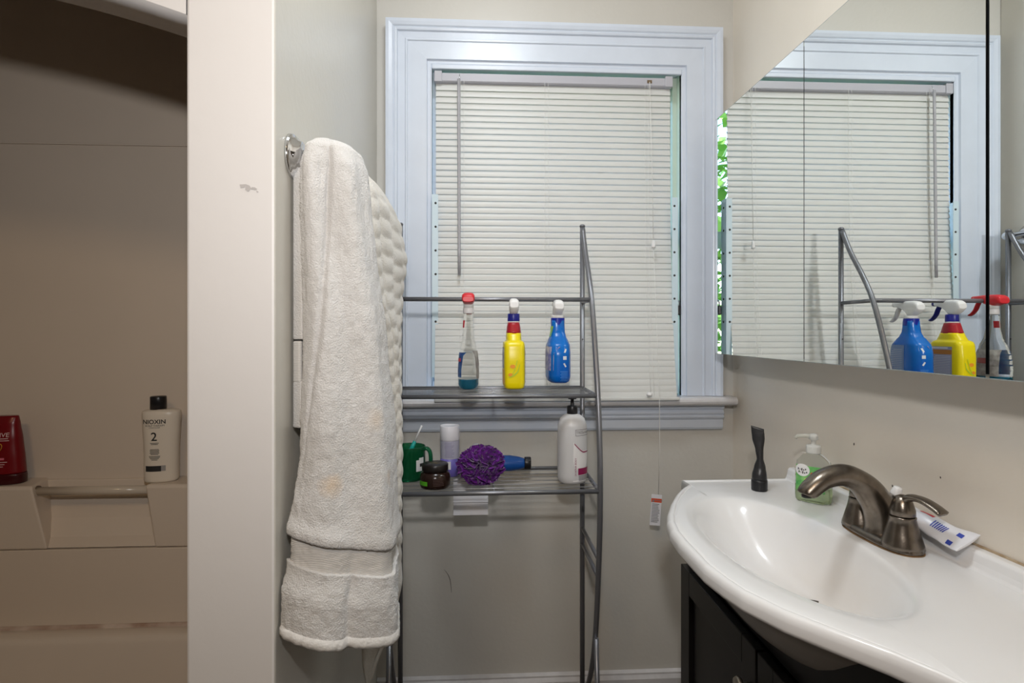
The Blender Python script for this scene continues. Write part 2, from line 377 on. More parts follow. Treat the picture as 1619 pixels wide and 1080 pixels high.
# ------------------------------------------------------------------ outside foliage
tr = thing('leafy_tree', 'sunlit green tree outside the window', 'tree', (-.4, 4.4, 0))
G().tube([(0, 0, 0), (.05, 0, .8), (-.04, .05, 1.7), (.02, 0, 2.8)], [.12, .1, .08, .04], 10).obj('trunk', mat('bark', (.10, .07, .05), .8, bump=.6, bscale=20), tr)
g = G()
for k in range(2600):
    th_, ph = random.random()*2*PI, math.acos(random.uniform(-1, 1)); r = 1.25*random.random()**.4
    c = Vector((r*math.sin(ph)*math.cos(th_)*1.3, r*math.sin(ph)*math.sin(th_)*.9, 1.75+1.05*r*math.cos(ph)))
    a = Vector((random.gauss(0, 1), random.gauss(0, 1), random.gauss(0, .6))).normalized(); bb = a.cross(Vector((random.random(), random.random(), 1))).normalized()
    s = random.uniform(.05, .09)
    g.add([c-a*s, c+bb*s*.45, c+a*s, c-bb*s*.45], [(0, 1, 2, 3)])
lf = g.obj('foliage', mat('leaf_green', (.10, .30, .05), .5, col2=(.28, .50, .12), vscale=3), tr, fix=False); lf['kind'] = 'stuff'
G_ = G().add([(-12, D+.6, -.3), (12, D+.6, -.3), (12, 24, -.3), (-12, 24, -.3)], [(0, 1, 2, 3)])
struct(G_.obj('lawn', mat('grass_green', (.12, .22, .06), .9, var=.4, vscale=2)))

# ------------------------------------------------------------------ mirror cabinet on the right wall
MX = .650
M_medge = mat('grey_mirror_edge', (.30, .33, .33), .3)
mc = thing('medicine_cabinet', 'wide three-door mirrored medicine cabinet mounted on the right wall', 'cabinet', (R, .90, 1.081))
def C(x, y, z): return (x-R, y-.90, z-1.081)
a0, a1 = C(MX+.012, .268, 1.083), C(R-.001, 1.543, 1.725)
G().box(a0[0], a1[0], a0[1], a1[1], a0[2], a1[2]).obj('cabinet_body', M_cab, mc)
a0, a1 = C(MX+.008, .27, 1.085), C(MX+.0125, 1.541, 1.723)
G().box(a0[0], a1[0], a0[1], a1[1], a0[2], a1[2]).obj('door_gap_shade', M_black, mc)  # black sheet standing in for the shade inside the door gaps
for y0, y1 in ((1.1150, 1.547), (.7000, 1.1125), (.265, .6945)):
    bw = .004
    a0, a1 = C(MX, y0, 1.081), C(MX+.006, y1, 1.727)
    g = G(); g.box(a0[0], a1[0], a0[1], a1[1], a0[2], a1[2]); dr = g.obj('mirror_door', M_mirror, mc)
    for q0, q1, w0, w1 in ((a0[1], a1[1], a1[2], a1[2]+.0012), (a0[1], a1[1], a0[2]-.0012, a0[2])): G().box(a0[0], a1[0]+.001, q0, q1, w0, w1).obj('mirror_edge', M_medge, dr)

# ------------------------------------------------------------------ vanity
va = thing('vanity_cabinet', 'dark espresso wooden vanity cabinet below the white sink top', 'cabinet', (.62, .945, 0))
def V(x, y, z): return (x-.62, y-.945, z)
VF, VY0, VY1 = .487, .500, 1.318
bcx, bcy, bax, bay, ZC, BD = .512, .945, .128, .272, .786, .118       # basin centre, half axes, counter height, depth
dcx = .572
def bowl_z(r): return ZC-.002-BD*.5*(1+math.cos(PI*min(1, r)**2.0))
def bowl_pt(r, t):
    k = r**.8
    return (lerp(dcx, bcx, k)+bax*r*math.cos(t), bcy+bay*r*math.sin(t))
def bowl_under_at(x, y):        # z of the bowl's underside over a point (None outside)
    r = 1.0; 
    for _ in range(60):
        cx = bcx+1.16*(lerp(dcx, bcx, r**.8)-bcx); rr = math.hypot((x-cx)/bax/1.16, (y-bcy)/bay/1.06); r = lerp(r, min(rr, 1.2), .5)
    return None if r > 1.05 else bowl_z(min(1, r))-.050
g = G(); N = 60; lo = []; hi = []
for k in range(N+1):
    y = lerp(VY0, VY1, k/N); z = bowl_under_at(VF-.004, y)
    lo.append((VF, y, .602)); hi.append((VF, y, min(.7585, z-.001) if z else .7585))
vs = [V(*p) for p in lo]+[V(*p) for p in hi]+[V(p[0]+.018, p[1], p[2]) for p in lo]+[V(p[0]+.018, p[1], p[2]) for p in hi]
n = N+1; fs = []
for k in range(N): fs += [(k, k+1, n+k+1, n+k), (2*n+k, 3*n+k, 3*n+k+1, 2*n+k+1), (n+k, n+k+1, 3*n+k+1, 3*n+k), (k, 2*n+k, 2*n+k+1, k+1)]
fs += [(0, n, 3*n, 2*n), (N, 2*n+N, 3*n+N, n+N)]
G().add(vs, fs).obj('front_rail', M_wood, va)
for y0, y1 in ((VY1-.018, VY1), (VY0, VY0+.018)):
    G().box(VF-.62, R-.006-.62, y0-.945, y1-.945, 0, .7585).obj('side_panel', M_wood, va, bevel=.001)
G().box(VF+.018-.62, R-.006-.62, VY0+.018-.945, VY1-.018-.945, .08, .098).obj('bottom_panel', M_wood, va)
G().box(VF+.03-.62, VF+.045-.62, VY0+.018-.945, VY1-.018-.945, 0, .08).obj('toe_kick', M_wood, va)
for y0, y1, ky in ((.948, VY1-.006, .966), (VY0+.006, .942, .924)):
    dz0, dz1 = .10, .597
    g = G(); X0, X1 = VF-.019, VF-.001; sw = .052
    g.box(X0, X1, y0, y0+sw, dz0, dz1); g.box(X0, X1, y1-sw, y1, dz0, dz1)
    g.box(X0, X1, y0+sw, y1-sw, dz0, dz0+sw); g.box(X0, X1, y0+sw, y1-sw, dz1-sw, dz1)
    g.v = [V(*p) for p in g.v]; d = g.obj('door', M_wood, va, bevel=.0015)
    g = G().box(X0+.009, X1-.003, y0+sw, y1-sw, dz0+sw, dz1-sw); g.v = [V(*p) for p in g.v]; g.obj('door_panel', M_wood, d)
    g = G().lathe([(0, 0), (.006, 0), (.0055, -.010), (.006, -.014), (.0145, -.017), (.016, -.021), (.0135, -.026), (0, -.028)], V(X0, ky, .525), 20, 'X')
    g.obj('knob', M_knob, d)
# counter with moulded basin
tp = thing('bathroom_sink', 'glossy white bow-front sink top with an oval moulded basin', 'sink', (bcx, bcy, ZC))
halfn = [(.3335, .055), (.334, .105), (.342, .155), (.352, .195), (.379, .252), (.416, .303), (.449, .346), (.474, .388), (.486, .415), (.4885, .428), (.485, .440), (.483, .450), (.487, .462), (.497, .466)]
half = [(.333, 0), (.337, .055), (.3475, .105), (.363, .150), (.392, .215), (.422, .272), (.446, .310), (.460, .330), (.474, .346), (.4815, .356), (.481, .364), (.470, .373), (.4615, .380), (.462, .388), (.472, .393)]
outl = [(x, bcy+d) for x, d in half]+[(R-.002, bcy+.393), (R-.002, bcy-.466)]+[(x, bcy-d) for x, d in reversed(halfn)]
def ray_out(t):
    dx, dy = math.cos(t), math.sin(t); best = None
    for (x0, y0), (x1, y1) in zip(outl, outl[1:]+outl[:1]):
        ex, ey = x1-x0, y1-y0; den = dx*ey-dy*ex
        if abs(den) < 1e-9: continue
        s = ((x0-bcx)*ey-(y0-bcy)*ex)/den; u = ((x0-bcx)*dy-(y0-bcy)*dx)/den
        if s > 0 and -1e-6 <= u <= 1+1e-6 and (best is None or s < best): best = s
    return best
angs = sorted(set([round(2*PI*k/168, 6) for k in range(168)]+[round(math.atan2(y-bcy, x-bcx) % (2*PI), 6) for x, y in outl]))
loops = []
for r in (.10, .2, .3, .4, .5, .6, .7, .78, .85, .9, .94, .97, 1.0):
    L = []
    for t in angs:
        # use the true elliptical angle of each ray
        te = math.atan2(math.sin(t)/bay, math.cos(t)/bax)
        x, y = bowl_pt(r, te); L.append((x-bcx, y-bcy, bowl_z(r)-ZC))
    loops.append(L)
outer = [(math.cos(t)*ray_out(t), math.sin(t)*ray_out(t)) for t in angs]
rim = loops[-1]
def sh(f, dz, ins): return [(lerp(a[0], q[0], f)*(1) - (q[0]/math.hypot(*q))*ins, lerp(a[1], q[1], f) - (q[1]/math.hypot(*q))*ins, dz) for a, q in zip(rim, outer)]
loops += [sh(.06, -.0008, 0), sh(.22, 0, 0), sh(.42, 0, 0), sh(1, 0, .0215), sh(1, -.0004, .0195), sh(1, -.0016, .0180), sh(1, -.0016, .0165), sh(1, .0006, .0150), sh(1, .0018, .0120), sh(1, .0016, .0080), sh(1, -.0006, .0040), sh(1, -.0045, .0012), sh(1, -.0085, .0002), sh(1, -.010, 0), sh(1, -.014, 0), sh(1, -.019, 0), sh(1, -.0205, .0003), sh(1, -.0245, .003), sh(1, -.0270, .009), sh(1, -.0270, .014)]
lastz = -.0270
loops.append([(x*1.18, y*1.07, lastz) for x, y, z in rim])
for r in (.97, .9, .8, .7, .6, .5, .4, .3, .2, .1):
    L = []
    for t in angs:
        te = math.atan2(math.sin(t)/bay, math.cos(t)/bax); x, y = bowl_pt(r, te)
        L.append(((x-bcx)*1.16, (y-bcy)*1.06, min(lastz, bowl_z(r)-ZC-.050)))
    loops.append(L)
g = G().loft(loops); top = g.obj('counter', M_counter, tp, fix=True)
bs = [(R-.0015, 0), (R-.030, 0), (R-.024, .004), (R-.021, .012), (R-.019, .024), (R-.015, .028), (R-.0015, .029)]
G().prism(bs, lambda a, b_, h: (a-bcx, h-bcy, b_-.001), bcy-.464, bcy+.391).obj('backsplash', M_counter, tp, bevel=.0015)
g = G().lathe([(0, .002), (.021, .002), (.025, .004), (.027, .002), (.027, -.004)], (dcx-bcx, 0, bowl_z(.08)-ZC), 28); g.obj('drain', mat('dark_drain_metal', (.10, .085, .07), .35, .8), tp)
spots(M_counter, [((.05, .02, -.09), .22), ((.06, -.08, -.06), .18)], (.58, .42, .24), .02, .13)

G().box(R-.0045-bcx, R-.0012-bcx, -.46, .385, .0275, .0305).obj('caulk_line', mat('yellowed_caulk', (.62, .52, .38), .6, col2=(.35, .24, .13), vscale=40), tp)
# ------------------------------------------------------------------ faucet
fx, fy = .684, .940
fa = thing('faucet', 'aged brushed nickel two-handle faucet on the sink top', 'faucet', (fx, fy, ZC+.0005))
base = sup(.030, .081, 2.6, 48)
g = G(); g.loft([[(x*k, y*k2, z) for x, y in base] for z, k, k2 in ((0, 1.06, 1.02), (.004, 1.06, 1.02), (.008, 1.0, 1.0), (.012, .9, .97), (.014, .5, .8))]); g.obj('base_plate', M_brass, fa)
g = G(); g.loft([[(x*1.10, y*1.035, z) for x, y in base] for z in (-.0003, .0010)]); g.obj('rust_ring', mat('rust_stain', (.30, .17, .07), .8, var=.4, vscale=60), fa)
for sgn in (-1, 1):
    cy = sgn*.0508
    g = G().lathe([(.0310, .005), (.0300, .011), (.0255, .026), (.0210, .042), (.0190, .052), (.0196, .0535), (.0190, .055)], (0, cy, 0), 32); g.obj('handle_cone', M_brass, fa)
    h = G().lathe([(.0170, .0555), (.0185, .058), (.0180, .066), (.0145, .078), (.0100, .086), (.004, .089), (0, .0895)], (0, cy, 0), 32).obj('handle_cap', M_brass, fa)
    pts = catmull([(.0, cy, .074), (.004, cy+sgn*.010, .0865), (.010, cy+sgn*.028, .0885), (.015, cy+sgn*.047, .083), (.0185, cy+sgn*.062, .0755)], 5)
    rr = [(lerp(.0085, .0050, min(1, i/8)), lerp(.0095, .0115, i/(len(pts)-1))) for i in range(len(pts))]; rr[-1] = (.002, .006)
    G().tube(pts, rr, 14, up=(0, 0, 1)).obj('lever', M_brass, h)
# spout: a flared foot that rises and arcs out over the basin
sp = catmull([(.010, 0, .004), (.006, 0, .034), (-.010, 0, .066), (-.034, 0, .094), (-.066, 0, .109), (-.100, 0, .103), (-.126, 0, .084), (-.131, 0, .076)], 6)
wid = [(0, .040, .030), (.12, .033, .026), (.3, .0255, .0215), (.5, .0195, .0200), (.75, .0165, .0190), (.92, .0145, .0175), (1, .0130, .0160)]
n = len(sp); G().tube(sp, [table(wid, i/(n-1)) for i in range(n)], 22, up=(-1, 0, 0)).obj('spout', M_brass, fa)
G().lathe([(.0085, 0), (.0085, .004), (.006, .005)], (-.1305, 0, .0725), 16).obj('aerator', M_dark, fa)
G().tube([(.026, .0, .010), (.026, .0, .056)], .0028, 8).obj('lift_rod', M_brass, fa)
G().lathe([(.0028, .050), (.006, .053), (.0075, .059), (.0062, .064), (.0085, .068), (.0055, .072), (0, .073)], (.026, 0, 0), 16).obj('lift_knob', M_brass, fa)
cp = G().lathe([(0, 0), (.0085, 0), (.0088, .003), (.0070, .013), (.0058, .015), (0, .0152)], (0, 0, 0), 20).obj('tube_cap', M_white)
tag(cp, 'small white screw cap resting on top of the faucet lift knob', 'cap'); cp.location = (fx+.026, fy, ZC+.0745); cp.rotation_euler = (.25, .2, 0)

# ------------------------------------------------------------------ things on the sink top
zc = ZC+.0005
bt = thing('black_tube', 'black squeeze tube standing on its cap on the sink corner', 'tube', (.622, 1.242, zc))
G().lathe([(0, 0), (.0165, 0), (.0172, .002), (.0172, .020), (.0165, .024), (0, .024)], (0, 0, 0), 28).obj('cap', M_black, bt)
rows = [(.024, .0158, .0158, 0), (.034, .0155, .0150, 0), (.052, .0120, .0100, .001), (.070, .0070, .0075, .0015), (.090, .0085, .0050, 0), (.115, .0130, .0030, -.002), (.140, .0135, .0012, -.004)]
g = G(); g.loft([[(x+table(rows, z)[2]*1.0-.0, y, z-.010*(x/.0135 if z > .13 else 0)*.35) for x, y in sup(table(rows, z)[0], table(rows, z)[1], 2.2, 28)] for z in [.024+.116*i/28 for i in range(29)]])
o = g.obj('tube_body', mat('dark_charcoal_tube', (.022, .022, .024), .32, bump=.25, bscale=60), bt); bt.rotation_euler = (0, 0, -.5)

sd = thing('soap_dispenser', 'clear pump soap dispenser with green label behind the faucet', 'soap dispenser', (.693, 1.152, zc), rz=math.radians(-48))
sd.scale = (1.03, 1.03, 1.06)
def sdx(z): return table([(0, .030, .019), (.004, .033, .021), (.012, .034, .0215), (.06, .0335, .021), (.078, .031, .020), (.089, .022, .017), (.095, .0125, .0125)], z)
zz = [0, .002, .004, .008, .012, .02, .03, .04, .05, .06, .068, .074, .079, .084, .088, .092, .095]
M_clear = mat('clear_plastic', (.93, .95, .92), .04, trans=1, ior=1.12)
G().loft([[(x, y, z) for x, y in sup(*sdx(z), 2.6, 40)] for z in zz]).obj('bottle', M_clear, sd)
G().loft([[(x*.95, y*.93, max(.0015, z)) for x, y in sup(*sdx(z), 2.6, 40)] for z in zz if z <= .031]).obj('soap', mat('pale_green_soap', (.66, .78, .50), .1, trans=.75, ior=1.33), sd)
def sdf(off): 
    def f(u, z):
        a, b_ = sdx(z); v = max(0., 1-(abs(u)/a)**2.6)**(1/2.6); return (u, -b_*v-off, z)
    return f
lab = [(-.029+.0*t, 0) for t in ()]
gl = G(); patch(gl, -.029, .026, .022, .072, sdf(.0005), 14, 8); gl.obj('label', mat('label_green', (.05, .34, .08), .35, col2=(.25, .58, .18), vscale=70), sd)
g = G(); disc(g, -.015, .063, .0145, .012, sdf(.0010)); g.obj('label_badge', M_white, sd)
g = G(); poly2d(g, [(-.004, .050), (.000, .056), (.003, .062), (.006, .055), (.011, .051), (.005, .047), (.001, .045)], sdf(.0014)); g.obj('label_flower', mat('flower_red', (.70, .03, .03), .4), sd)
g = G(); poly2d(g, [(-.011, .046), (-.005, .050), (.000, .045), (-.006, .041)], sdf(.0013)); g.obj('label_bloom', mat('flower_yellow', (.80, .70, .15), .4), sd)
g = G()
for q in range(2):
    for k in range(5): patch(g, -.024+k*.0037+q*.002, -.0218+k*.0037+q*.002, .0625-.0055*q+.001*math.sin(k*2), .0655-.0055*q+.001*math.cos(k*3), sdf(.0015), 1, 1)
g.obj('label_print', M_ink, sd)
G().lathe([(.0135, .095), (.0140, .097), (.0138, .108), (.0125, .111), (.006, .112), (.0048, .113), (.0045, .121), (.0085, .122), (.0085, .130), (.006, .133), (0, .1335)], (0, 0, 0), 24).obj('pump', mat('frosted_white_plastic', (.82, .83, .80), .3, trans=.35), sd)
G().tube([(0, 0, .1275), (-.014, -.004, .1285), (-.028, -.008, .1265), (-.032, -.009, .122)], [.0042, .004, .0034, .003], 10).obj('nozzle', mat('frosted_nozzle', (.80, .80, .72), .3, trans=.5), sd)

M_tp = mat('white_tube_foil', (.80, .81, .86), .28)
tpa = Vector((.722, 1.048, .836)); tpb = Vector((.7305, .815, .8225))
tt = thing('toothpaste_tube', 'crumpled white toothpaste tube with blue and red print behind the faucet', 'toothpaste', tuple(tpa))
dv = (tpb-tpa); ln = dv.length; dv.normalize(); sv = Vector((-.78, 0, -.50)); sv = (sv-dv*sv.dot(dv)).normalized(); nv = sv.cross(dv).normalized()
if nv.z < 0: nv = -nv
def tpf(off=0):
    def f(s, u):        # s along the tube, u across
        hw, th_ = table([(0, .009, .009), (.02, .014, .015), (.06, .016, .0150), (.11, .017, .012), (.14, .0155, .0135), (.18, .018, .009), (.21, .0205, .0045), (ln, .0225, .0015)], s)
        q = max(-1, min(1, u/hw)); h = th_*math.sqrt(max(0, 1-q*q))+off
        wob = .0022*math.sin(s*55)+.0012*math.sin(s*130+u*90)
        return tuple(dv*s+sv*(hw*q)+nv*(h+wob))
    return f
g = G(); loops = []
for i in range(49):
    s = ln*i/48; hw, th_ = table([(0, .009, .009), (.02, .014, .015), (.06, .016, .0150), (.11, .017, .012), (.14, .0155, .0135), (.18, .018, .009), (.21, .0205, .0045), (ln, .0225, .0015)], s)
    L = []
    for k in range(28):
        a = 2*PI*k/28; u = hw*math.cos(a); wob = .0022*math.sin(s*55)+.0012*math.sin(s*130+u*90)
        L.append(tuple(dv*s+sv*u+nv*(th_*math.sin(a)+wob)))
    loops.append(L)
g.loft(loops).obj('tube_body', M_tp, tt)
M_blue = mat('print_blue', (.04, .07, .42), .35); M_red = mat('print_red', (.62, .03, .05), .35)
g = G(); 
patch(g, .030, .075, -.011, .006, tpf(.0004), 8, 6); o = g.obj('logo_patch', mat('print_lilac', (.38, .42, .75), .4, col2=(.75, .77, .88), vscale=160), tt)
g = G(); patch(g, .208, .217, .011, .018, tpf(.0005), 2, 2); patch(g, .212, .221, -.008, -.001, tpf(.0005), 2, 2)
for k in range(7): patch(g, .172+.0035*k, .174+.0035*k, -.007, .006, tpf(.0005), 1, 3)
g.obj('blue_print', M_blue, tt)
g = G(); patch(g, .140, .166, -.0130, -.0085, tpf(.0005), 4, 2); patch(g, .090, .150, .0125, .0148, tpf(.0006), 10, 2); g.obj('red_print', M_red, tt)
g = G(); patch(g, .118, .156, .0149, .0160, tpf(.0008), 8, 2); g.obj('teal_print', mat('print_teal', (.05, .32, .55), .35), tt)
G().lathe([(.009, 0), (.010, .002), (.010, .016), (.009, .018), (0, .018)], (0, -.0, 0), 20, 'Y').obj('cap', M_white, tt)

# ------------------------------------------------------------------ metal rack
RY1, RXR, RXL = 1.562, .280, -.219
rk = thing('storage_rack', 'grey metal tube rack with two wire shelves in front of the window', 'rack', (.03, 1.45, 0))
def K(p): return (p[0]-.03, p[1]-1.45, p[2])
front = [(1.556, 1.425), (1.520, 1.36), (1.470, 1.29), (1.430, 1.222), (1.392, 1.12), (1.352, .985), (1.330, .86), (1.326, .763), (1.332, .66), (1.348, .555), (1.370, .44), (1.395, .36), (1.440, .27), (1.500, .195), (1.550, .155)]
for X in (RXR, RXL):
    G().tube([K((X, RY1, 0)), K((X, RY1, .7)), K((X, RY1, 1.432))], .0068, 14).obj('back_post', M_rack, rk)
    cf = catmull([(X, y, z) for y, z in front], 5)
    G().tube([K(p) for p in cf], .0066, 14).obj('front_post', M_rack, rk)
    G().lathe([(.0074, 0), (.0074, .004)], K((X, 1.353, .962)), 14).obj('joint_ring', M_dark, rk)
    G().tube([K((X, 1.372, .395)), K((X, 1.350, .20)), K((X, 1.322, 0))], .0062, 12).obj('foot', M_rack, rk)
    G().lathe([(0, 0), (.0078, 0), (.0078, .004), (.005, .007), (0, .007)], K((X, RY1, 1.430)), 14).obj('end_cap', M_rack, rk)
    for z, y in ((1.222, 1.430), (.985, 1.352), (.763, 1.326), (.598, 1.341), (.554, 1.348)):
        G().tube([K((X, y, z)), K((X, RY1, z))], .0052, 10).obj('side_bar', M_rack, rk)
    G().lathe([(.0022, -.0075), (.0022, .0075)], K((X, RY1, 1.12)), 8, 'Y').obj('bolt', M_dark, rk)
G().tube([K((RXL, 1.430, 1.222)), K((RXR, 1.430, 1.222))], .0056, 12).obj('top_rail', M_rack, rk)
for z, y in ((.987, 1.3525), (.765, 1.326)):
    G().tube([K((RXL, y, z)), K((RXR, y, z))], .0056, 12).obj('shelf_rail', M_rack, rk)
    G().tube([K((RXL, RY1, z)), K((RXR, RY1, z))], .0050, 12).obj('shelf_rail', M_rack, rk)
    nw = 6
    for k in range(1, nw+1):
        yy = lerp(y, RY1, k/(nw+1)); G().tube([K((RXL, yy, z+.0015)), K((RXR, yy, z+.0015))], .0011, 8).obj('shelf_wire', M_wire, rk)
    for X in (RXL+.25,):
        G().tube([K((X, y, z-.003)), K((X, RY1, z-.003))], .0022, 8).obj('cross_wire', M_wire, rk)

# ------------------------------------------------------------------ towel bar and towels
BX, BZ = -.238, 1.420
tb = thing('towel_bar', 'chrome towel bar with round flanges on left wall', 'towel bar', (LX, 1.25, BZ))
for y in (.927, 1.580):
    yy = y-1.25
    G().lathe([(.0355, .0002), (.0355, .004), (.0330, .007), (.0300, .0075), (.0290, .011), (.0255, .013), (.0235, .018), (.0190, .020), (0, .020)], (0, yy, 0), 40, 'X').obj('flange', M_chrome, tb)
    G().lathe([(.0110, .018), (.0100, .035), (.0110, .050), (.0125, .060), (.0120, .070), (.0095, .078), (.004, .081), (0, .0815)], (0, yy, 0), 24, 'X').obj('post', M_chrome, tb)
G().tube([(BX-LX, -.320, 0), (BX-LX, .327, 0)], .0080, 16).obj('bar', M_chrome, tb)

def terry(name, col, c2, amp=.6, sc_=420, dist=.004):
    m = mat(name, col, .95, bump=amp, bscale=sc_, col2=c2, vscale=9, sheen=.35, dist=dist, spec=.1); return m
M_terry = terry('white_terry', (.655, .645, .635), (.60, .585, .565))
M_band = mat('woven_towel_band', (.64, .625, .60), .9, spec=.1)
def ribs(m, scale, axis, strength=.6, dist=.003):
    n = m.node_tree.nodes; L = m.node_tree.links; b_ = n['Principled BSDF']; tc = n.new('ShaderNodeTexCoord')
    wv = n.new('ShaderNodeTexWave'); wv.wave_type = 'BANDS'; wv.bands_direction = axis; wv.inputs['Scale'].default_value = scale; wv.inputs['Distortion'].default_value = .6
    bp = n.new('ShaderNodeBump'); bp.inputs['Strength'].default_value = strength; bp.inputs['Distance'].default_value = dist
    L.new(tc.outputs['Object'], wv.inputs['Vector']); L.new(wv.outputs['Fac'], bp.inputs['Height']); L.new(bp.outputs[0], b_.inputs['Normal'])
ribs(M_band, 120, 'Z', .35, .0015)
M_rib = terry('cream_ribbed_cotton', (.70, .675, .625), (.63, .60, .54), .5, 300, .003)

TW0 = Vector((-.24, 1.05, .66))
tw = thing('bath_towel', 'white terry bath towel bunched over the near end of the towel bar', 'towel', tuple(TW0))
# rows: z, left X,Y   near-mid X,Y   near-right X,Y   right-side X,Y   far-left
rowsT = [(.655, -.296, .872, -.215, .866, -.140, .945, -.178, 1.070, -.262, 1.09),
         (.715, -.2955, .874, -.215, .870, -.140, .945, -.178, 1.075, -.262, 1.09),
         (.757, -.2900, .884, -.212, .882, -.142, .950, -.180, 1.08, -.262, 1.10),
         (.800, -.2900, .884, -.212, .884, -.1425, .955, -.180, 1.09, -.265, 1.11),
         (.965, -.2800, .898, -.207, .898, -.150, .962, -.188, 1.11, -.272, 1.13),
         (1.126, -.2770, .905, -.213, .903, -.165, .960, -.196, 1.07, -.278, 1.085),
         (1.268, -.2790, .906, -.224, .902, -.181, .955, -.204, 1.055, -.280, 1.065),
         (1.360, -.2800, .903, -.230, .897, -.190, .950, -.208, 1.05, -.280, 1.055),
         (1.405, -.2800, .905, -.232, .898, -.194, .950, -.210, 1.05, -.282, 1.05),
         (1.432, -.2760, .910, -.236, .902, -.200, .950, -.216, 1.05, -.268, 1.05),
         (1.446, -.2620, .922, -.240, .918, -.214, .953, -.226, 1.045, -.252, 1.045),
         (1.452, -.2480, .940, -.240, .938, -.232, .960, -.234, 1.04, -.242, 1.04)]
def towel_loop(z, off=0, nseg=26):
    q = table(rowsT, z); P = [(q[i], q[i+1], z) for i in range(0, 10, 2)]
    L = catmull(P, nseg, True); out = []; n = len(L)
    for i, p in enumerate(L):
        t = (L[(i+1) % n]-L[i-1]).normalized(); nrm = Vector((t.y, -t.x, 0))
        s = i/n
        # long folds that run down the towel, one deep crease on the near face
        cs = lerp(.025, .205, max(0, min(1, (z-.93)/.50)))
        crease = -.0085*math.exp(-((s-cs)/.011)**2)*min(1, max(0, (z-.86)/.15)) + .0055/(1+math.exp(-(s-cs)/.006))*(1 if s < .33 else max(0, (.45-s)/.12))*min(1, max(0, (z-.90)/.15))
        fold = .0035*math.sin(s*34+z*3.5)+.0045*noise.noise(Vector((s*9, z*4.5, 2.1)))+.0016*noise.noise(Vector((s*60, z*40, 5)))
        fold += -.007*math.exp(-((s-.235)/.012)**2)*min(1, max(0, (.80-z)/.06))*(1 if z < .80 else 0)
        damp = min(1, max(.0, (1.452-z)/.05))
        fuzz = .0012*noise.noise(Vector((s*260, z*190, 9.3)))
        pp = p+nrm*((crease+fold)*damp+fuzz+off)
        pp.x = max(pp.x, LX+.0035)
        pp.z += (.008-(pp.x+.215)*.32)*max(0, min(1, (1.02-z)/.22))
        out.append(tuple(pp-TW0))
    return out
def towel_part(name, m, z0, z1, nz, off, cap0, cap1, wob=0):
    loops = []
    for i in range(nz+1):
        z = lerp(z0, z1, i/nz); L = towel_loop(z, off(z) if callable(off) else off)
        n = len(L)
        if wob: L = [(x, y, zz+wob*math.sin(k/n*21)*(1 if abs(z-z0) < .03 else 0)) for k, (x, y, zz) in enumerate(L)]
        loops.append(L)
    return G().loft(loops, cap0, cap1).obj(name, m, tw)
towel_part('terry_body', M_terry, .803, 1.452, 190, lambda z: .0045*math.exp(-((z-.812)/.016)**2), True, True)
towel_part('woven_band', M_band, .755, .812, 26, -.0035, False, False)
towel_part('terry_end', M_terry, .664, .762, 40, lambda z: .002, True, True)
hemL = [towel_loop(z, o_) for z, o_ in ((.660, -.003), (.655, .001), (.656, .0045), (.661, .006), (.667, .0055), (.671, .002))]
G().loft(hemL, True, False).obj('hem', mat('towel_hem', (.68, .665, .64), .9, bump=.8, bscale=150, dist=.002), tw)
spots(M_terry, [((-.205+.24-.025, .885-1.05, .905-.66+.0), .55), ((-.135+.24-.003, .95-1.05, .90-.66), .6), ((-.25+.24, .875-1.05, .725-.66), .45), ((-.165+.24, .92-1.05, 1.0-.66), .25), ((-.273+.24, .89-1.05, .80-.66), .4)], (.72, .48, .24), .004, .022)
# rear fall of the same towel, flat against the wall
def fall(z0, z1, x0, x1, name, m, nz=40):
    loops = []
    for i in range(nz+1):
        z = lerp(z0, z1, i/nz); wv = .0015*noise.noise(Vector((z*9, 1, 3)))
        pl_ = [(x0, .921), (x1-.002, .913+wv), (x1, .918), (x1, 1.12), (x0, 1.12)]
        loops.append([(x-TW0.x, y-TW0.y, z-TW0.z) for x, y in pl_])
    return G().loft(loops, smooth=False).obj(name, m, tw, bevel=.003)
fall(1.128, 1.412, -.2985, -.279, 'rear_fall', M_terry); fall(1.060, 1.126, -.2985, -.283, 'rear_band', M_band, 10); fall(.988, 1.062, -.2985, -.280, 'rear_end', M_terry, 10)

RT0 = Vector((-.23, 1.28, .66))
rt = thing('ribbed_towel', 'cream waffle-ribbed towel hanging behind the white bath towel', 'towel', tuple(RT0))
rowsR = [(.400, -.240, 1.205, -.238, 1.20, -.234, 1.205, -.236, 1.215, -.240, 1.215),
         (.450, -.246, 1.20, -.240, 1.195, -.222, 1.205, -.224, 1.225, -.246, 1.225),
         (.530, -.252, 1.20, -.222, 1.190, -.186, 1.205, -.190, 1.25, -.250, 1.27),
         (.600, -.262, 1.20, -.220, 1.190, -.176, 1.205, -.180, 1.28, -.260, 1.30),
         (.670, -.270, 1.20, -.225, 1.19, -.180, 1.21, -.188, 1.285, -.270, 1.30),
         (.900, -.275, 1.22, -.225, 1.215, -.180, 1.235, -.190, 1.285, -.275, 1.30),
         (1.120, -.275, 1.16, -.230, 1.150, -.186, 1.20, -.190, 1.32, -.275, 1.33),
         (1.230, -.277, 1.10, -.232, 1.090, -.196, 1.15, -.190, 1.37, -.277, 1.38),
         (1.310, -.278, 1.08, -.232, 1.070, -.198, 1.13, -.184, 1.40, -.277, 1.40),
         (1.390, -.278, 1.07, -.234, 1.062, -.200, 1.12, -.196, 1.39, -.277, 1.39),
         (1.430, -.268, 1.07, -.238, 1.063, -.208, 1.11, -.210, 1.36, -.266, 1.36),
         (1.450, -.252, 1.075, -.238, 1.068, -.225, 1.10, -.226, 1.33, -.250, 1.33)]
loops = []
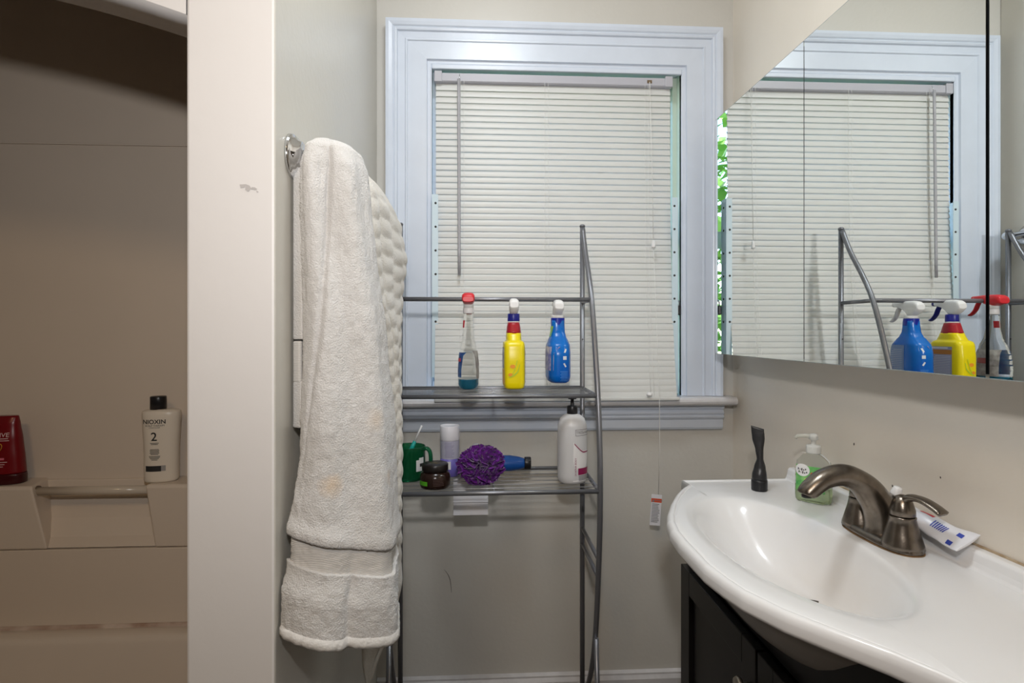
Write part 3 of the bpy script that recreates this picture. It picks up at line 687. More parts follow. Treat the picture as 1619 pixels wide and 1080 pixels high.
for i in range(261):
    z = lerp(.40, 1.450, i/260); q = table(rowsR, z); L = catmull([(q[k], q[k+1], z) for k in range(0, 10, 2)], 40, True); n = len(L); out = []
    for k, p in enumerate(L):
        t = (L[(k+1) % n]-L[k-1]).normalized(); nrm = Vector((t.y, -t.x, 0)); s = k/n
        am = .0060*min(1, max(0, (z-.62)/.06))*min(1, max(0, (1.44-z)/.03))
        col_ = s*15; d = am*(.35+.65*abs(math.sin(PI*z/.036+(.9 if int(col_) % 2 else 0)+.5*noise.noise(Vector((s*20, z*6, 1)))))**.8)*(.30+.70*abs(math.sin(PI*col_))**.5)+.003*noise.noise(Vector((s*8, z*5, 7)))
        pp = p+nrm*d; pp.x = max(pp.x, LX+.003); out.append(tuple(pp-RT0))
    loops.append(out)
G().loft(loops).obj('ribbed_cloth', M_rib, rt)
ed = [(-.1755, 1.205, .600), (-.180, 1.2045, .555), (-.192, 1.204, .515), (-.215, 1.203, .462), (-.2335, 1.203, .405)]
G().tube([tuple(Vector(p)-RT0) for p in catmull(ed, 5)], .0035, 8).obj('hem', M_rib, rt)

# ------------------------------------------------------------------ tub alcove
SY = 1.545                                              # face of the surround's back panel
ts = thing('tub_surround', 'beige moulded plastic tub surround with a built-in shelf ledge', 'tub surround', (-1.1, SY, .37))
def S(x, y, z): return (x+1.1, y-SY, z-.37)
def sbox(g, x0, x1, y0, y1, z0, z1):
    a, b_ = S(x0, y0, z0), S(x1, y1, z1); return g.box(a[0], b_[0], a[1], b_[1], a[2], b_[2])
sbox(G(), -1.99, PX-.001, SY, SY+.03, .60, 1.628).obj('back_panel', M_surr, ts)
sbox(G(), -1.99, PX-.001, 1.463, SY+.03, .412, .6025).obj('lower_panel', M_surr, ts, bevel=.002)
sbox(G(), -1.99, PX-.001, SY+.004, SY+.03, 1.634, 2.2).obj('upper_panel', M_surr, ts)
sbox(G(), -1.99, PX-.001, SY-.003, SY+.03, 1.6285, 1.6335).obj('panel_lip', M_surr, ts, bevel=.001)
struct(G().box(-2.0, PX, SY+.03, SY+.12, 0, CZ).obj('wall_alcove', mat('alcove_wall_paint', (.52, .43, .30), .6)))
# ledge: two full blocks with a scooped recess between them
SH, SB, SF = .762, .604, 1.452
def block(x0, x1, inner, dxb, dxk):      # inner: which end faces the recess; dxb, dxk shift its bottom and back edge
    pr = [(SF+.006, SH), (SF+.0015, SH-.002), (SF, SH-.008), (SF+.010, SB), (SY+.001, SB-.001), (SY+.001, SH)]
    def xx(x, y, z, on): return x+on*(dxb*(SH-z)/(SH-SB)+dxk*(y-SF)/(SY-SF))
    L0 = [S(xx(x0, y, z, inner == 0), y, z) for y, z in pr]; L1 = [S(xx(x1, y, z, inner == 1), y, z) for y, z in pr]
    G().loft([L0, L1], smooth=False).obj('ledge', M_surr, ts, bevel=.007, seg=3)
xl, xr = -1.097, -.828
block(-1.99, xl, 1, .033, -.026); block(xr, PX-.001, 0, .018, .0)
rp = [(SY-.010, SH-.004), (SY-.012, .715), (SY-.030, .665), (SY-.055, .625), (SF+.014, SB+.001), (SY+.001, SB), (SY+.001, SH-.004)]
G().prism(rp, lambda a, b_, h: S(h, a, b_), xl-.03, xr+.03, smooth=False).obj('recess', M_surr, ts, bevel=.004)
G().tube([S(xl-.012, SF+.026, .744), S(xr+.012, SF+.026, .744)], .0105, 18).obj('grab_bar', mat('translucent_bar_plastic', (.58, .51, .42), .15, coat=.3), ts)
G().lathe([(.0135, -.001), (.0135, .003), (.010, .003)], S(xl-.0055, SF+.026, .744), 18, 'X').obj('bar_socket', mat('bar_socket_brown', (.14, .10, .07), .5), ts)
# tub
tu = thing('bathtub', 'beige bathtub with stained caulk along the surround', 'bathtub', (-1.2, 1.2, 0))
def rr_loop(x0, x1, y0, y1, z, r, n=10):
    out = []
    for cx, cy, a0 in ((x1-r, y1-r, 0), (x0+r, y1-r, PI/2), (x0+r, y0+r, PI), (x1-r, y0+r, 1.5*PI)):
        for k in range(n+1): a = a0+PI/2*k/n; out.append((cx+r*math.cos(a)+1.2, cy+r*math.sin(a)-1.2, z))
    return out
x0, x1, y0, y1 = -1.925, PX-.003, .872, 1.4625
TL = [rr_loop(x0, x1, y0, y1, 0.0, .004), rr_loop(x0, x1, y0, y1, .40, .004), rr_loop(x0+.004, x1-.004, y0+.004, y1-.002, .408, .008), rr_loop(x0+.01, x1-.01, y0+.01, y1-.006, .410, .01),
      rr_loop(x0+.06, x1-.06, y0+.075, y1-.040, .410, .10), rr_loop(x0+.068, x1-.068, y0+.083, y1-.048, .406, .10), rr_loop(x0+.074, x1-.074, y0+.089, y1-.054, .395, .10),
      rr_loop(x0+.10, x1-.10, y0+.11, y1-.075, .16, .12), rr_loop(x0+.14, x1-.14, y0+.15, y1-.115, .08, .12), rr_loop(x0+.2, x1-.2, y0+.2, y1-.165, .06, .1)]
G().loft(TL).obj('tub_shell', M_tub, tu)
G().prism([(1.455, .410), (1.456, .4135), (1.460, .4165), (1.4625, .417), (1.4625, .410)], lambda a, b_, h: (h+1.2, a-1.2, b_), -1.92, PX-.01).obj('caulk', M_caulk, tu)

# ------------------------------------------------------------------ bottles on the ledge
zl = SH+.0008
nb = thing('shampoo_bottle', 'cream shampoo bottle with black cap and large number 2 on the ledge', 'bottle', (-.812, 1.497, zl), rz=math.radians(12))
M_cream = mat('cream_bottle_plastic', (.74, .67, .57), .3)
def nbx(z): return table([(0, .0365, .0235), (.004, .0390, .0255), (.02, .0395, .026), (.08, .0400, .026), (.14, .0425, .027), (.168, .0445, .0275), (.176, .0430, .0265), (.180, .036, .022), (.182, .020, .018)], z)
zz = [0, .001, .002, .004]+[.008+.008*i for i in range(20)]+[.167, .17, .173, .176, .178, .180, .182]
G().loft([[(x, y, z) for x, y in sup(*nbx(z), 2.4, 48)] for z in zz]).obj('bottle_body', M_cream, nb)
G().lathe([(.0185, .1815), (.0185, .212), (.0175, .214), (0, .214)], (-.008, 0, 0), 32).obj('cap', M_black, nb)
def nbf(off):
    def f(u, z):
        a, b_ = nbx(z); return (u, -b_*max(0., 1-(abs(u)/a)**2.4)**(1/2.4)-off, z)
    return f
g = G(); put_text(g, 'NIOXIN', .0150, -.010, .152, nbf(.0006), bold=.0003); put_text(g, 'SCALP THERAPY', .0062, -.008, .1425, nbf(.0006)); put_text(g, 'CONDITIONER', .0038, -.009, .1375, nbf(.0006))
put_text(g, '2', .030, -.010, .114, nbf(.0006), bold=.0003)
for z, hw in ((.099, .010), (.096, .008), (.083, .010), (.080, .011), (.077, .010), (.074, .011), (.071, .009), (.066, .013), (.063, .012), (.060, .010), (.057, .007)): patch(g, -.009-hw, -.009+hw, z-.0007, z+.0007, nbf(.0005), 6, 1)
g.obj('label_print', M_ink, nb)
g = G(); patch(g, -.030, .006, .028, .042, nbf(.0006), 10, 1); g.obj('label_bar', M_ink, nb)
g = G(); patch(g, .006, .016, .029, .0425, nbf(.0006), 4, 1); g.obj('label_bar_end', mat('print_grey', (.30, .29, .28), .6), nb)

rb = thing('conditioner_bottle', 'dark red bottle standing on its cap at left end of ledge', 'bottle', (-1.191, 1.492, zl), rz=math.radians(4))
M_redb = mat('deep_red_plastic', (.17, .003, .007), .28)
def rbx(z): return table([(.026, .0465, .026), (.06, .044, .0255), (.11, .039, .023), (.15, .034, .018), (.163, .0325, .013), (.168, .0315, .010)], z)
G().loft([[(x, y, z) for x, y in sup(*k, 2.5, 44)] for z, k in ((0, (.045, .0255)), (.002, (.047, .027)), (.022, (.0475, .0272)), (.025, (.047, .0268)))]).obj('cap', mat('dark_red_cap', (.045, .002, .004), .3), rb)
G().loft([[(x, y, z) for x, y in sup(*rbx(z), 2.4, 44)] for z in [.0255+.00475*i for i in range(31)]]).obj('bottle_body', M_redb, rb)
def rbf(off):
    def f(u, z):
        a, b_ = rbx(z); return (u, -b_*max(0., 1-(abs(u)/a)**2.4)**(1/2.4)-off, z)
    return f
g = G(); put_text(g, 'ELVIVE', .0150, .002, .122, rbf(.0007))
for z, u in ((.1135, .022), (.1085, .024)): patch(g, -.03, u, z-.0008, z+.0008, rbf(.0006), 8, 1)
for z, u in ((.056, .022), (.0505, .017), (.045, .014)): patch(g, -.03, u, z-.0007, z+.0007, rbf(.0006), 8, 1)
g.obj('label_print', mat('label_pale_pink', (.70, .55, .55), .5), rb)
g = G(); patch(g, -.026, .016, .0615, .0665, rbf(.0006), 8, 1); g.obj('label_strip', mat('label_pink', (.62, .16, .22), .5), rb)
g = G(); lp = [(.001+.0085*math.sin(t)*1.0+.004*math.cos(t), .090+.0115*math.cos(t)) for t in [2*PI*i/16 for i in range(17)]]
G().tube([rbf(.001)(*p) for p in lp], .0010, 6).obj('gold_swirl', mat('gold_print', (.62, .34, .05), .35, .4), rb)
g = G(); patch(g, -.004, .003, .0695, .0745, rbf(.0007), 3, 1); g.obj('gold_chip', mat('pale_gold', (.70, .58, .30), .4), rb)

# ------------------------------------------------------------------ spray bottles hung by their triggers on the top rail
def spray_head(root, z, mh, ml, mc_, collar_h, cr_, style):
    # local frame: neck at x=0,y=0, nozzle points to +y, lever hangs beyond the rail
    G().lathe([(cr_, z), (cr_*1.03, z+.002), (cr_*1.0, z+collar_h-.002), (cr_*.95, z+collar_h)], (0, 0, 0), 28).obj('collar', mc_, root)
    z1 = z+collar_h
    secs = [(-.034, .010, .0165, .028), (-.031, .0115, .013, .0335), (-.024, .0125, .006, .0375), (-.012, .0120, .000, .0395), (.004, .0110, .000, .0400), (.014, .0105, .012, .0400), (.030, .0095, .021, .0395), (.046, .0085, .0245, .0385), (.052, .007, .0265, .037)]
    if style == 'flat': secs = [(y, w_*1.25, min(b_+.010, t-.006) if -.02 < y < .01 else max(b_, .014), t) for y, w_, b_, t in secs]
    loops = []
    for y, w_, b_, t in secs:
        c_ = (b_+t)/2; h_ = (t-b_)/2; loops.append([(x, y, z1+c_+q-.002) for x, q in sup(w_, h_, 3.2, 24)])
    G().loft(loops).obj('spray_head', mh, root)
    if style == 'flat': G().lathe([(.0125, -.002), (.0125, .016), (.010, .020)], (0, 0, z1), 24).obj('neck', M_white, root)
    G().lathe([(.006, .050), (.0068, .052), (.0068, .060), (.005, .061), (0, .061)], (0, 0, z1+.030), 14, 'Y').obj('nozzle', ml, root)
    lv = catmull([(0, .040, z1+.022), (0, .046, z1+.012), (0, .052, z1+.000), (0, .062, z1-.010), (0, .070, z1-.014)], 4)
    G().tube(lv, [(.003, .0075)]*len(lv), 10, up=(0, 1, 0)).obj('trigger', ml, root)
def fsurf(rowsz, e, off, face):           # label mapping on the flat face (+x side) or narrow side (-y)
    def f(u, z):
        a, b_ = table(rowsz, z)
        if face == 'x': return (a*max(0., 1-(abs(u)/b_)**e)**(1/e)+off, u, z)
        return (u, -b_*max(0., 1-(abs(u)/a)**e)**(1/e)-off, z)
    return f
NY = 1.4115                                  # neck centre, the rail passes behind it
bot = {}
# clear bottle with a red head
cb = thing('spray_bottle', 'clear spray bottle with red trigger and a little blue liquid left', 'spray bottle', (-.031+.0, NY, 1.0005), 'spray bottles on the rack')
rows = [(0, .017, .036), (.004, .0225, .045), (.012, .0250, .0475), (.045, .0255, .0475), (.080, .0235, .044), (.105, .0195, .034), (.125, .0150, .022), (.150, .0130, .0155), (.185, .0115, .0125)]
zz = [0, .001, .002, .004, .007]+[.012+.0045*i for i in range(39)]
def ring(z): return .0009*max(0, math.sin(z*2*PI/.0125)) if .03 < z < .105 else 0
M_clr = mat('clear_bottle_plastic', (.96, .96, .94), .03, trans=1, ior=1.14)
G().loft([[(x, y, z) for x, y in sup(table(rows, z)[0]+ring(z), table(rows, z)[1]+ring(z), 2.3, 40)] for z in zz]).obj('bottle_body', M_clr, cb)
zq = [z for z in zz if z <= .027]
G().loft([[(x*.94, y*.96, max(.0012, z)) for x, y in sup(*table(rows, z), 2.3, 40)] for z in zq]).obj('liquid', mat('teal_blue_liquid', (.02, .20, .34), .05, trans=.55, ior=1.33), cb)
M_headred = mat('red_trigger_plastic', (.62, .02, .03), .35)
spray_head(cb, .185, M_headred, M_headred, mat('clear_collar', (.75, .75, .78), .3), .014, .0130, 'flat')
fx_ = fsurf(rows, 2.3, .0006, 'x')
g = G(); patch(g, -.036, .030, .026, .094, fx_, 10, 8); g.obj('back_label', mat('label_back_grey', (.44, .43, .42), .5, col2=(.22, .20, .20), vscale=60), cb)
g = G(); patch(g, -.010, .022, .058, .072, fsurf(rows, 2.3, .0010, 'x'), 6, 2); g.obj('back_print', mat('print_maroon', (.25, .05, .05), .5), cb)
g = G()
fl = lambda u, z: tuple(Vector(fx_(u, z))*Vector((-1, 1, 1)))
patch(g, -.040, .034, .030, .090, fl, 10, 8); g.obj('front_label', mat('label_front_blue', (.06, .20, .48), .4, col2=(.02, .06, .26), vscale=50), cb)
g = G(); patch(g, -.035, .03, .068, .076, lambda u, z: tuple(Vector(fsurf(rows, 2.3, .0011, 'x')(u, z))*Vector((-1, 1, 1))), 8, 2); g.obj('front_print', mat('label_red_stripe', (.65, .04, .06), .4), cb)
g = G(); patch(g, -.012, .010, .150, .168, lambda u, z: tuple(Vector(fsurf(rows, 2.3, .0009, 'x')(u, z))*Vector((-1, 1, 1))), 6, 3); g.obj('neck_label', M_red, cb)
# yellow bottle
yb = thing('spray_bottle', 'yellow spray bottle with white trigger, red neck and blue collar', 'spray bottle', (.0807, NY, 1.0025), 'spray bottles on the rack')
rows = [(0, .0195, .047), (.003, .0245, .051), (.012, .0262, .0530), (.070, .0265, .0530), (.105, .0262, .0500), (.112, .0250, .0455), (.117, .0190, .0390), (.130, .0185, .030), (.135, .0182, .0270), (.150, .0165, .0215), (.161, .0145, .0175)]
zz = [0, .0015, .003, .006]+[.012+.005*i for i in range(20)]+[.1095, .112, .1145, .117, .120, .125, .130, .135]
M_yel = mat('yellow_plastic', (.80, .66, .0), .3)
G().loft([[(x, y, z) for x, y in sup(*table(rows, z), 5.0 if z < .115 else 3.0, 48)] for z in zz]).obj('bottle_body', M_yel, yb)
G().loft([[(x*1.01, y*1.01, z) for x, y in sup(*table(rows, z), 2.6, 40)] for z in (.134, .139, .145, .150, .156, .161)]).obj('neck_sleeve', mat('dark_red_sleeve', (.36, .01, .02), .3), yb)
G().lathe([(.0150, .1605), (.0150, .164)], (0, 0, 0), 28).obj('neck_ring', M_white, yb)
spray_head(yb, .164, M_white, mat('navy_trigger', (.015, .02, .22), .35), mat('navy_collar', (.012, .015, .26), .35), .019, .0148, 'round')
def ylab(off, s=1): return lambda u, z: tuple(Vector(fsurf(rows, 5.0, off, 'x')(u, z))*Vector((s, 1, 1)))
g = G(); patch(g, -.030, .044, .010, .100, ylab(.0005), 10, 8); g.obj('back_label', mat('label_slate', (.30, .32, .46), .5), yb)
g = G(); patch(g, -.030, .044, .080, .092, ylab(.0009), 10, 2); patch(g, -.030, .044, .014, .019, ylab(.0009), 10, 2); g.obj('back_stripe', mat('label_brown', (.42, .16, .02), .5), yb)
g = G()
for k in range(13): patch(g, -.026, .040-random.random()*.02, .0245+k*.0042, .0257+k*.0042, ylab(.0009), 8, 1)
patch(g, -.018, .036, .0945, .0985, ylab(.0009), 6, 1); g.obj('back_print', mat('print_pale', (.66, .66, .72), .5), yb)
g = G(); patch(g, -.040, .040, .050, .100, ylab(.0005, -1), 10, 8); g.obj('front_label', mat('label_front_dark', (.10, .12, .22), .4, col2=(.55, .55, .60), vscale=70), yb)
g = G(); patch(g, -.046, .040, .008, .046, ylab(.0005, -1), 10, 8); g.obj('front_label_low', mat('label_front_orange', (.80, .35, .03), .4, col2=(.75, .60, .05), vscale=60), yb)
sideY = fsurf(rows, 5.0, .0005, 'y')
g = G()
for cx, cz_, r in ((-.005, .055, .0058), (-.010, .035, .0052)):
    disc(g, cx, cz_, r*1.15, r*.8, sideY, 14, 3)
g.obj('lemon_print', mat('orange_print', (.80, .30, .02), .4), yb)
g = G()
for (u0, z0), (u1, z1), (u2, z2) in (((-.010, .030), (.006, .042), (.012, .060)), ((-.006, .035), (.001, .050), (.006, .070)), ((-.014, .028), (.000, .034), (.010, .046))):
    c_ = catmull([(u0, z0, 0), (u1, z1, 0), (u2, z2, 0)], 5); L = [(p.x, p.y) for p in c_]
    for (pa, pb) in zip(L, L[1:]):
        dx, dz = pb[0]-pa[0], pb[1]-pa[1]; l_ = math.hypot(dx, dz); nx, nz_ = -dz/l_*.0007, dx/l_*.0007
        g.add([fsurf(rows, 5.0, .0008, 'y')(*q) for q in ((pa[0]+nx, pa[1]+nz_), (pb[0]+nx, pb[1]+nz_), (pb[0]-nx, pb[1]-nz_), (pa[0]-nx, pa[1]-nz_))], [(0, 1, 2, 3)])
g.obj('leaf_print', mat('lime_print', (.42, .62, .04), .4), yb)
# blue bottle
bb_ = thing('spray_bottle', 'bright blue spray bottle with white trigger next to the rack post', 'spray bottle', (.191, NY, 1.0165), 'spray bottles on the rack')
rows = [(0, .0210, .046), (.004, .0260, .0535), (.014, .0290, .0560), (.070, .0290, .0550), (.090, .0280, .0500), (.103, .0240, .0380), (.112, .0200, .0270), (.124, .0172, .0200), (.140, .0165, .0175), (.153, .0162, .0165)]
zz = [0, .001, .0025, .004, .008]+[.014+.0046*i for i in range(31)]
M_bluep = mat('blue_bottle_plastic', (.0, .085, .44), .25, col2=(.0, .15, .55), vscale=9)
G().loft([[(x, y, z) for x, y in sup(*table(rows, z), 3.0, 48)] for z in zz]).obj('bottle_body', M_bluep, bb_)
G().loft([[(x*1.03, y*1.03, z) for x, y in sup(.0165, .0170, 2.2, 36)] for z in (.140, .1415, .156, .158)]).obj('neck_sleeve', mat('royal_blue_sleeve', (.005, .02, .34), .3), bb_)
spray_head(bb_, .158, M_white, M_white, M_white, .008, .0150, 'round')
def blab(off, s=1): return lambda u, z: tuple(Vector(fsurf(rows, 3.0, off, 'x')(u, z))*Vector((s, 1, 1)))
g = G(); patch(g, -.012, .050, .004, .090, blab(.0005), 10, 8); g.obj('back_label', mat('label_steel_blue', (.16, .24, .44), .5), bb_)
g = G()
for k in range(15): patch(g, -.006, .044-random.random()*.02, .012+k*.0047, .0134+k*.0047, blab(.0009), 8, 1)
g.obj('back_print', mat('print_blue_grey', (.42, .46, .58), .5), bb_)
g = G(); patch(g, -.052, .040, .030, .088, blab(.0005, -1), 10, 8); g.obj('front_label', mat('label_front_mix', (.08, .10, .40), .4, col2=(.65, .62, .66), vscale=55), bb_)
g = G(); patch(g, -.0150, .0148, .112, .138, blab(.0008, -1), 6, 4); g.obj('neck_label', mat('label_lime', (.35, .60, .04), .4, col2=(.03, .30, .25), vscale=60), bb_)
sb_ = fsurf(rows, 3.0, .0006, 'y')
g = G()
for k, cz_ in enumerate((.078, .061, .044)):
    P = ([(-.003, -.005), (.002, -.005), (.006, .005), (.001, .006)], [(-.005, -.005), (.005, -.005), (.005, .005), (-.005, .005)], [(-.005, .004), (-.001, .006), (.005, -.004), (.001, -.006)])[k]
    poly2d(g, [(.010+a*.85, cz_+b__*.85) for a, b__ in P], sb_)
g.obj('icon_print', mat('icon_pale', (.62, .68, .72), .4), bb_)
g = G()
for k in range(7): patch(g, -.001+.002*(k % 2), .017, .006+k*.0036, .0073+k*.0036, sb_, 6, 1)
g.obj('side_print', mat('print_mid_blue', (.05, .22, .60), .4), bb_)

# ------------------------------------------------------------------ things on the lower shelf
ZS = .765+.0032
pb = thing('pump_bottle', 'tall white pump bottle with maroon label on the lower rack shelf', 'pump bottle', (.2265, 1.405, ZS), rz=math.radians(26))
rows = [(0, .030, .027), (.003, .034, .0310), (.012, .0365, .033), (.110, .0370, .0335), (.142, .0360, .0325), (.158, .030, .028), (.166, .020, .020), (.169, .0125, .0125)]
zz = [0, .001, .003, .006]+[.012+.007*i for i in range(19)]+[.143, .149, .153, .158, .162, .166, .169]
G().loft([[(x, y, z) for x, y in sup(*table(rows, z), 2.2, 44)] for z in zz]).obj('bottle_body', mat('translucent_white_plastic', (.62, .62, .63), .32), pb)
G().lathe([(.0128, .169), (.0132, .170), (.0132, .187), (.0120, .189), (.005, .190), (.0045, .196), (.0042, .205), (.0105, .2055), (.0105, .209), (0, .2095)], (0, 0, 0), 24).obj('pump', M_black, pb)
pf = lambda off: fsurf(rows, 2.2, off, 'y')
g = G(); poly2d(g, [(-.018, .008), (.031, .008), (.031, .080), (.010, .083), (-.006, .092), (-.014, .102), (-.018, .106)], pf(.0004)); 
g = G()
for i in range(12):
    u0, u1 = lerp(-.018, .031, i/12), lerp(-.018, .031, (i+1)/12)
    tz = lambda u: .082+.022*max(0, (.008-u)/.026)**1.4
    g.add([pf(.0005)(u0, .008), pf(.0005)(u1, .008), pf(.0005)(u1, tz(u1)), pf(.0005)(u0, tz(u0))], [(0, 1, 2, 3)], True)
g.obj('label', mat('label_white', (.82, .81, .81), .4), pb)
M_dgrey = mat('print_dark_grey', (.16, .15, .16), .5)
M_mar = mat('label_maroon', (.27, .012, .08), .4)
g = G(); patch(g, -.006, .031, .024, .040, pf(.0010), 10, 1); vs, fs = text2d('24 HOUR BODY', .0062)
g.add([pf(.0010)(-.0125-b__, .044+a) for a, b__ in vs], fs)
for i in range(12):
    u0, u1 = lerp(-.016, .031, i/12), lerp(-.016, .031, (i+1)/12); tz = lambda u: .080+.022*max(0, (.010-u)/.026)**1.4
    g.add([pf(.0010)(u0, tz(u0)), pf(.0010)(u1, tz(u1)), pf(.0010)(u1, tz(u1)-.003), pf(.0010)(u0, tz(u0)-.003)], [(0, 1, 2, 3)])
g.obj('label_band', M_mar, pb)
g = G()
for k in range(4): patch(g, -.004, .027, .0105+k*.0032, .0118+k*.0032, pf(.0010), 8, 1)
g.obj('label_print', M_dgrey, pb); g = G()
put_text(g, 'TRESemmé', .0090, .010, .1265, pf(.0008))
for a0_, a1_, b0, b1 in ((-.013, .031, .1330, .1340), (-.013, .031, .1190, .1200), (-.013, -.012, .1190, .1340)): patch(g, a0_, a1_, b0, b1, pf(.0008), 10, 1)
g.obj('brand_plate', M_dgrey, pb)

# green glass mug and toothbrush
mg = thing('glass_mug', 'dark green glass mug with white emblem at left end of the lower shelf', 'mug', (-.181, 1.452, ZS))
M_green = mat('green_glass', (.02, .24, .10), .05, trans=.75, ior=1.3)
G().lathe([(0, .0), (.034, .0), (.039, .003), (.040, .010), (.040, .076), (.0405, .083), (.039, .0845), (.0375, .083), (.0365, .074), (.036, .012), (.030, .008), (0, .008)], (0, 0, 0), 44, cap=False).obj('mug_body', M_green, mg)
hd = catmull([(.037, -.008, .076), (.045, -.010, .079), (.053, -.012, .070), (.055, -.0125, .050), (.052, -.012, .030), (.045, -.010, .016), (.037, -.008, .013)], 5)
G().tube(hd, [(.0048, .0075)]*len(hd), 12).obj('handle', M_green, mg)
cyl = lambda off: (lambda u, z: ((.040+off)*math.sin(u/.040), -(.040+off)*math.cos(u/.040), z))
g = G(); poly2d(g, [(.020, .028), (.047, .028), (.047, .056), (.038, .060), (.030, .054), (.024, .054), (.020, .050)], cyl(.0006)); 
g = G(); patch(g, .022, .046, .026, .054, cyl(.0006), 8, 2); patch(g, .030, .046, .054, .059, cyl(.0006), 6, 1); g.obj('emblem', M_white, mg)
g = G(); patch(g, .032, .041, .037, .045, cyl(.0012), 4, 1); g.obj('emblem_mark', M_ink, mg)
tbh = thing('toothbrush', 'teal toothbrush leaning inside the green glass mug', 'toothbrush', (-.181, 1.452, ZS+.009))
G().tube([(-.022, -.020, .004), (-.006, -.022, .040), (.010, -.024, .076), (.017, -.025, .092)], [.0035, .005, .0055, .0040], 10).obj('handle', mat('teal_plastic', (.01, .34, .30), .25), tbh)
G().tube([(.017, -.025, .092), (.024, -.026, .108), (.034, -.027, .130)], [.0035, .0018, .0022], 10).obj('neck', M_white, tbh)
jr = thing('cream_jar', 'squat dark brown jar with green sticker in front of the mug', 'jar', (-.110, 1.375, ZS))
M_br = mat('dark_brown_plastic', (.022, .010, .007), .22)
G().lathe([(0, 0), (.030, 0), (.0345, .002), (.0365, .008), (.0365, .026), (.034, .034), (.029, .038), (.027, .040), (0, .040)], (0, 0, 0), 44).obj('jar_body', M_br, jr)
G().lathe([(.0285, .0395), (.0310, .0405), (.0315, .043), (.0315, .0545), (.0300, .057), (0, .0575)], (0, 0, 0), 44).obj('lid', mat('black_brown_lid', (.012, .009, .008), .3), jr)
g = G()
for r0, r1 in ((.0108, .0118),):
    for k in range(28):
        a, b__ = 2*PI*k/28, 2*PI*(k+1)/28
        g.add([(r*math.cos(t), r*math.sin(t), .0579) for r, t in ((r0, a), (r1, a), (r1, b__), (r0, b__))], [(0, 1, 2, 3)])
g.add([(-.006, -.003, .0579), (0, .006, .0579), (.006, -.003, .0579), (.002, -.002, .0579), (0, .002, .0579), (-.002, -.002, .0579)], [(0, 1, 5), (1, 4, 5), (1, 3, 4), (1, 2, 3)])
g.obj('lid_emblem', mat('gold_emblem', (.40, .28, .12), .4, .4), jr)
cyl2 = lambda off: (lambda u, z: ((.0365+off)*math.sin(u/.0365), -(.0365+off)*math.cos(u/.0365), z))
g = G(); patch(g, -.046, -.016, .010, .020, cyl2(.0005), 8, 1); g.obj('sticker', mat('green_sticker', (.10, .42, .02), .45), jr)
g = G()
for k in range(5): patch(g, -.002, .026-random.random()*.006, .011+k*.0035, .0122+k*.0035, cyl2(.0005), 6, 1)
g.obj('label_print', mat('print_brown', (.085, .05, .045), .5), jr)
de = thing('spray_can', 'lavender and white cylindrical can between mug and purple puff', 'can', (-.081, 1.485, ZS))
G().lathe([(0, 0), (.0225, 0), (.0243, .002), (.0243, .046)], (0, 0, 0), 36).obj('can_base', mat('violet_print', (.16, .13, .46), .35), de)
G().lathe([(.0243, .046), (.0243, .092)], (0, 0, 0), 36, cap=False).obj('can_sleeve', mat('lavender_grey', (.50, .49, .60), .4), de)
G().lathe([(.0243, .092), (.0250, .094), (.0250, .128), (.0240, .130), (.0225, .1285), (0, .1275)], (0, 0, 0), 36).obj('cap', mat('white_cap', (.80, .79, .84), .4), de)
cyl3 = lambda off: (lambda u, z: ((.0243+off)*math.sin(u/.0243), -(.0243+off)*math.cos(u/.0243), z))
g = G()
for k in range(11): patch(g, -.013+random.random()*.003, .014-random.random()*.008, .051+k*.0036, .0522+k*.0036, cyl3(.0005), 6, 1)
g.obj('sleeve_print', mat('print_violet_grey', (.30, .28, .42), .5), de)
g = G(); patch(g, -.006, .004, .020, .040, cyl3(.0005), 4, 1); g.obj('bar_label', M_white, de)
# purple bath puff: ruffled mesh strips
pu = thing('bath_puff', 'purple mesh bath puff on the lower rack shelf', 'bath puff', (.000, 1.392, ZS))
g = G()
for k in range(125):
    a = Vector((random.gauss(0, 1), random.gauss(0, 1), random.gauss(0, 1))).normalized()
    u = a.cross(Vector((random.gauss(0, 1), random.gauss(0, 1), random.gauss(0, 1)))).normalized(); v = a.cross(u)
    r0 = random.uniform(.014, .028); r1 = random.uniform(.040, .051); n = 18; ph = random.random()*6; L0 = []; L1 = []
    for j in range(n+1):
        s = (j/n-.5)*.075; wv = .0085*math.sin(j*.95+ph)
        base_ = u*s
        def fin(p):
            q = Vector((p.x*1.20, p.y*.90, p.z*.98)); return (q.x, q.y, max(q.z+.0475, .0008))
        L0.append(fin((a*r0+base_*.6+v*wv*.5))); L1.append(fin(((a+base_*14).normalized()*r1*(1+.06*math.sin(j*2.1+ph))+v*wv*1.6)))
    g.loft([L0, [tuple((Vector(p)+Vector(q))/2+v*.003) for p, q in zip(L0, L1)], L1], False, False, False)
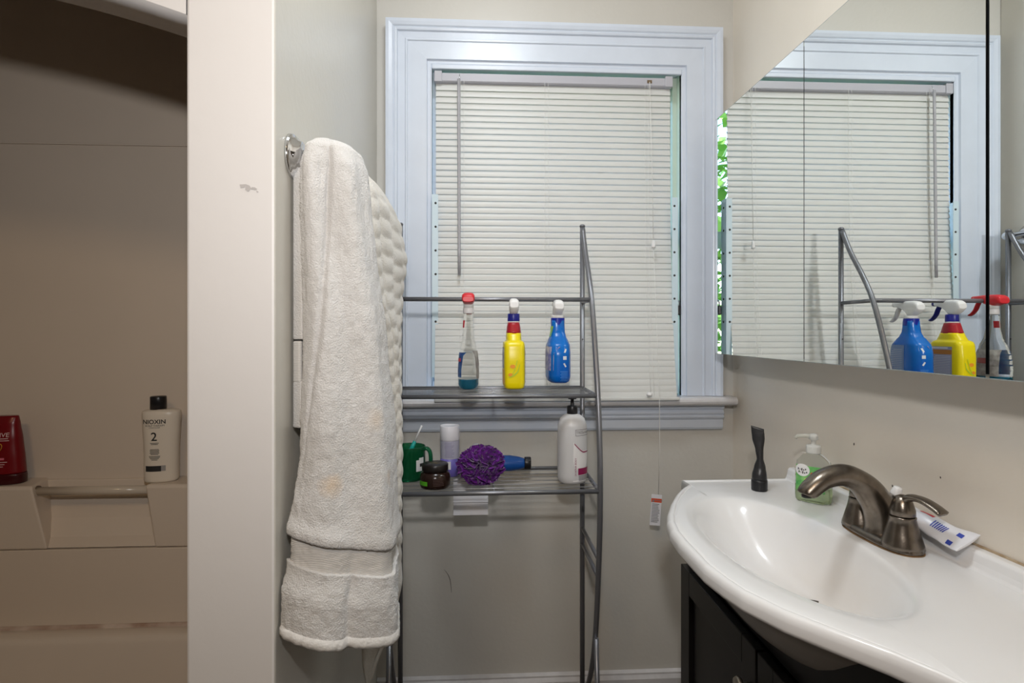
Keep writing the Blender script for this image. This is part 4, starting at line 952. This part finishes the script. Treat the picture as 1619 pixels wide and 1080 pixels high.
g.obj('puff_mesh', mat('purple_mesh', (.075, .006, .15), .35, col2=(.17, .018, .30), vscale=120, sheen=.3), pu, fix=False)
cc = catmull([(-.038, .028, .012), (-.036, .030, .070), (-.022, .032, .094), (-.006, .032, .096), (.004, .030, .080), (.006, .028, .012)], 5)
pc = G().tube([tuple(Vector(p)) for p in cc], [(.0010, .012)]*len(cc), 10).obj('clear_plastic_hook', mat('clear_hook_plastic', (.92, .92, .96), .08, trans=.55, ior=1.4))
tag(pc, 'clear plastic hook arching up behind the purple puff', 'hook'); pc.location = (.000, 1.425, ZS-.0115)
bt2 = thing('lotion_tube', 'blue plastic tube with black cap lying behind the purple puff', 'tube', (.058, 1.500, ZS+.0260), rz=math.radians(-3))
bt2.scale = (1.15, 1.15, 1.28)
secs = [(-.062, .0015, .027), (-.055, .007, .027), (-.035, .0150, .0265), (-.010, .0195, .0255), (.015, .0205, .0225), (.035, .0170, .0185), (.046, .0135, .0145), (.050, .0115, .012)]
G().loft([[(x, a, -.002+b__+(.0225-.0205)-.0005*0+(-.004 if x < -.05 else 0)) for a, b__ in sup(w_, h_*.78, 2.2, 28)] for x, h_, w_ in secs]).obj('tube_body', mat('blue_tube_plastic', (.01, .085, .36), .3), bt2)
G().lathe([(.0125, .049), (.0130, .051), (.0130, .062), (.0118, .064), (0, .064)], (0, 0, 0), 24, 'X').obj('cap', M_black, bt2)
g = G()
for k in range(4): g.box(-.016+.004*k, -.0135+.004*k, -.0215, -.0205, .002, .010)
g.obj('print', mat('print_ice', (.55, .62, .75), .4), bt2)
# folded paper hanging under the shelf
pp = thing('paper_slip', 'folded white paper slip hanging under the lower rack shelf', 'paper', (-.027, 1.495, .660))
prof = [(.004, .1035), (.002, .060), (.000, .034), (.004, .031), (.001, 0)]
loops = [[(x, y, z), (x, y+.0007, z)] for y, z in prof for x in (0,)]
g = G()
for y, z in prof: pass
g.loft([[(-.0455, y, z), (.0455, y, z), (.0455, y+.0007, z), (-.0455, y+.0007, z)] for y, z in prof], smooth=False).obj('paper_sheet', M_paper, pp)
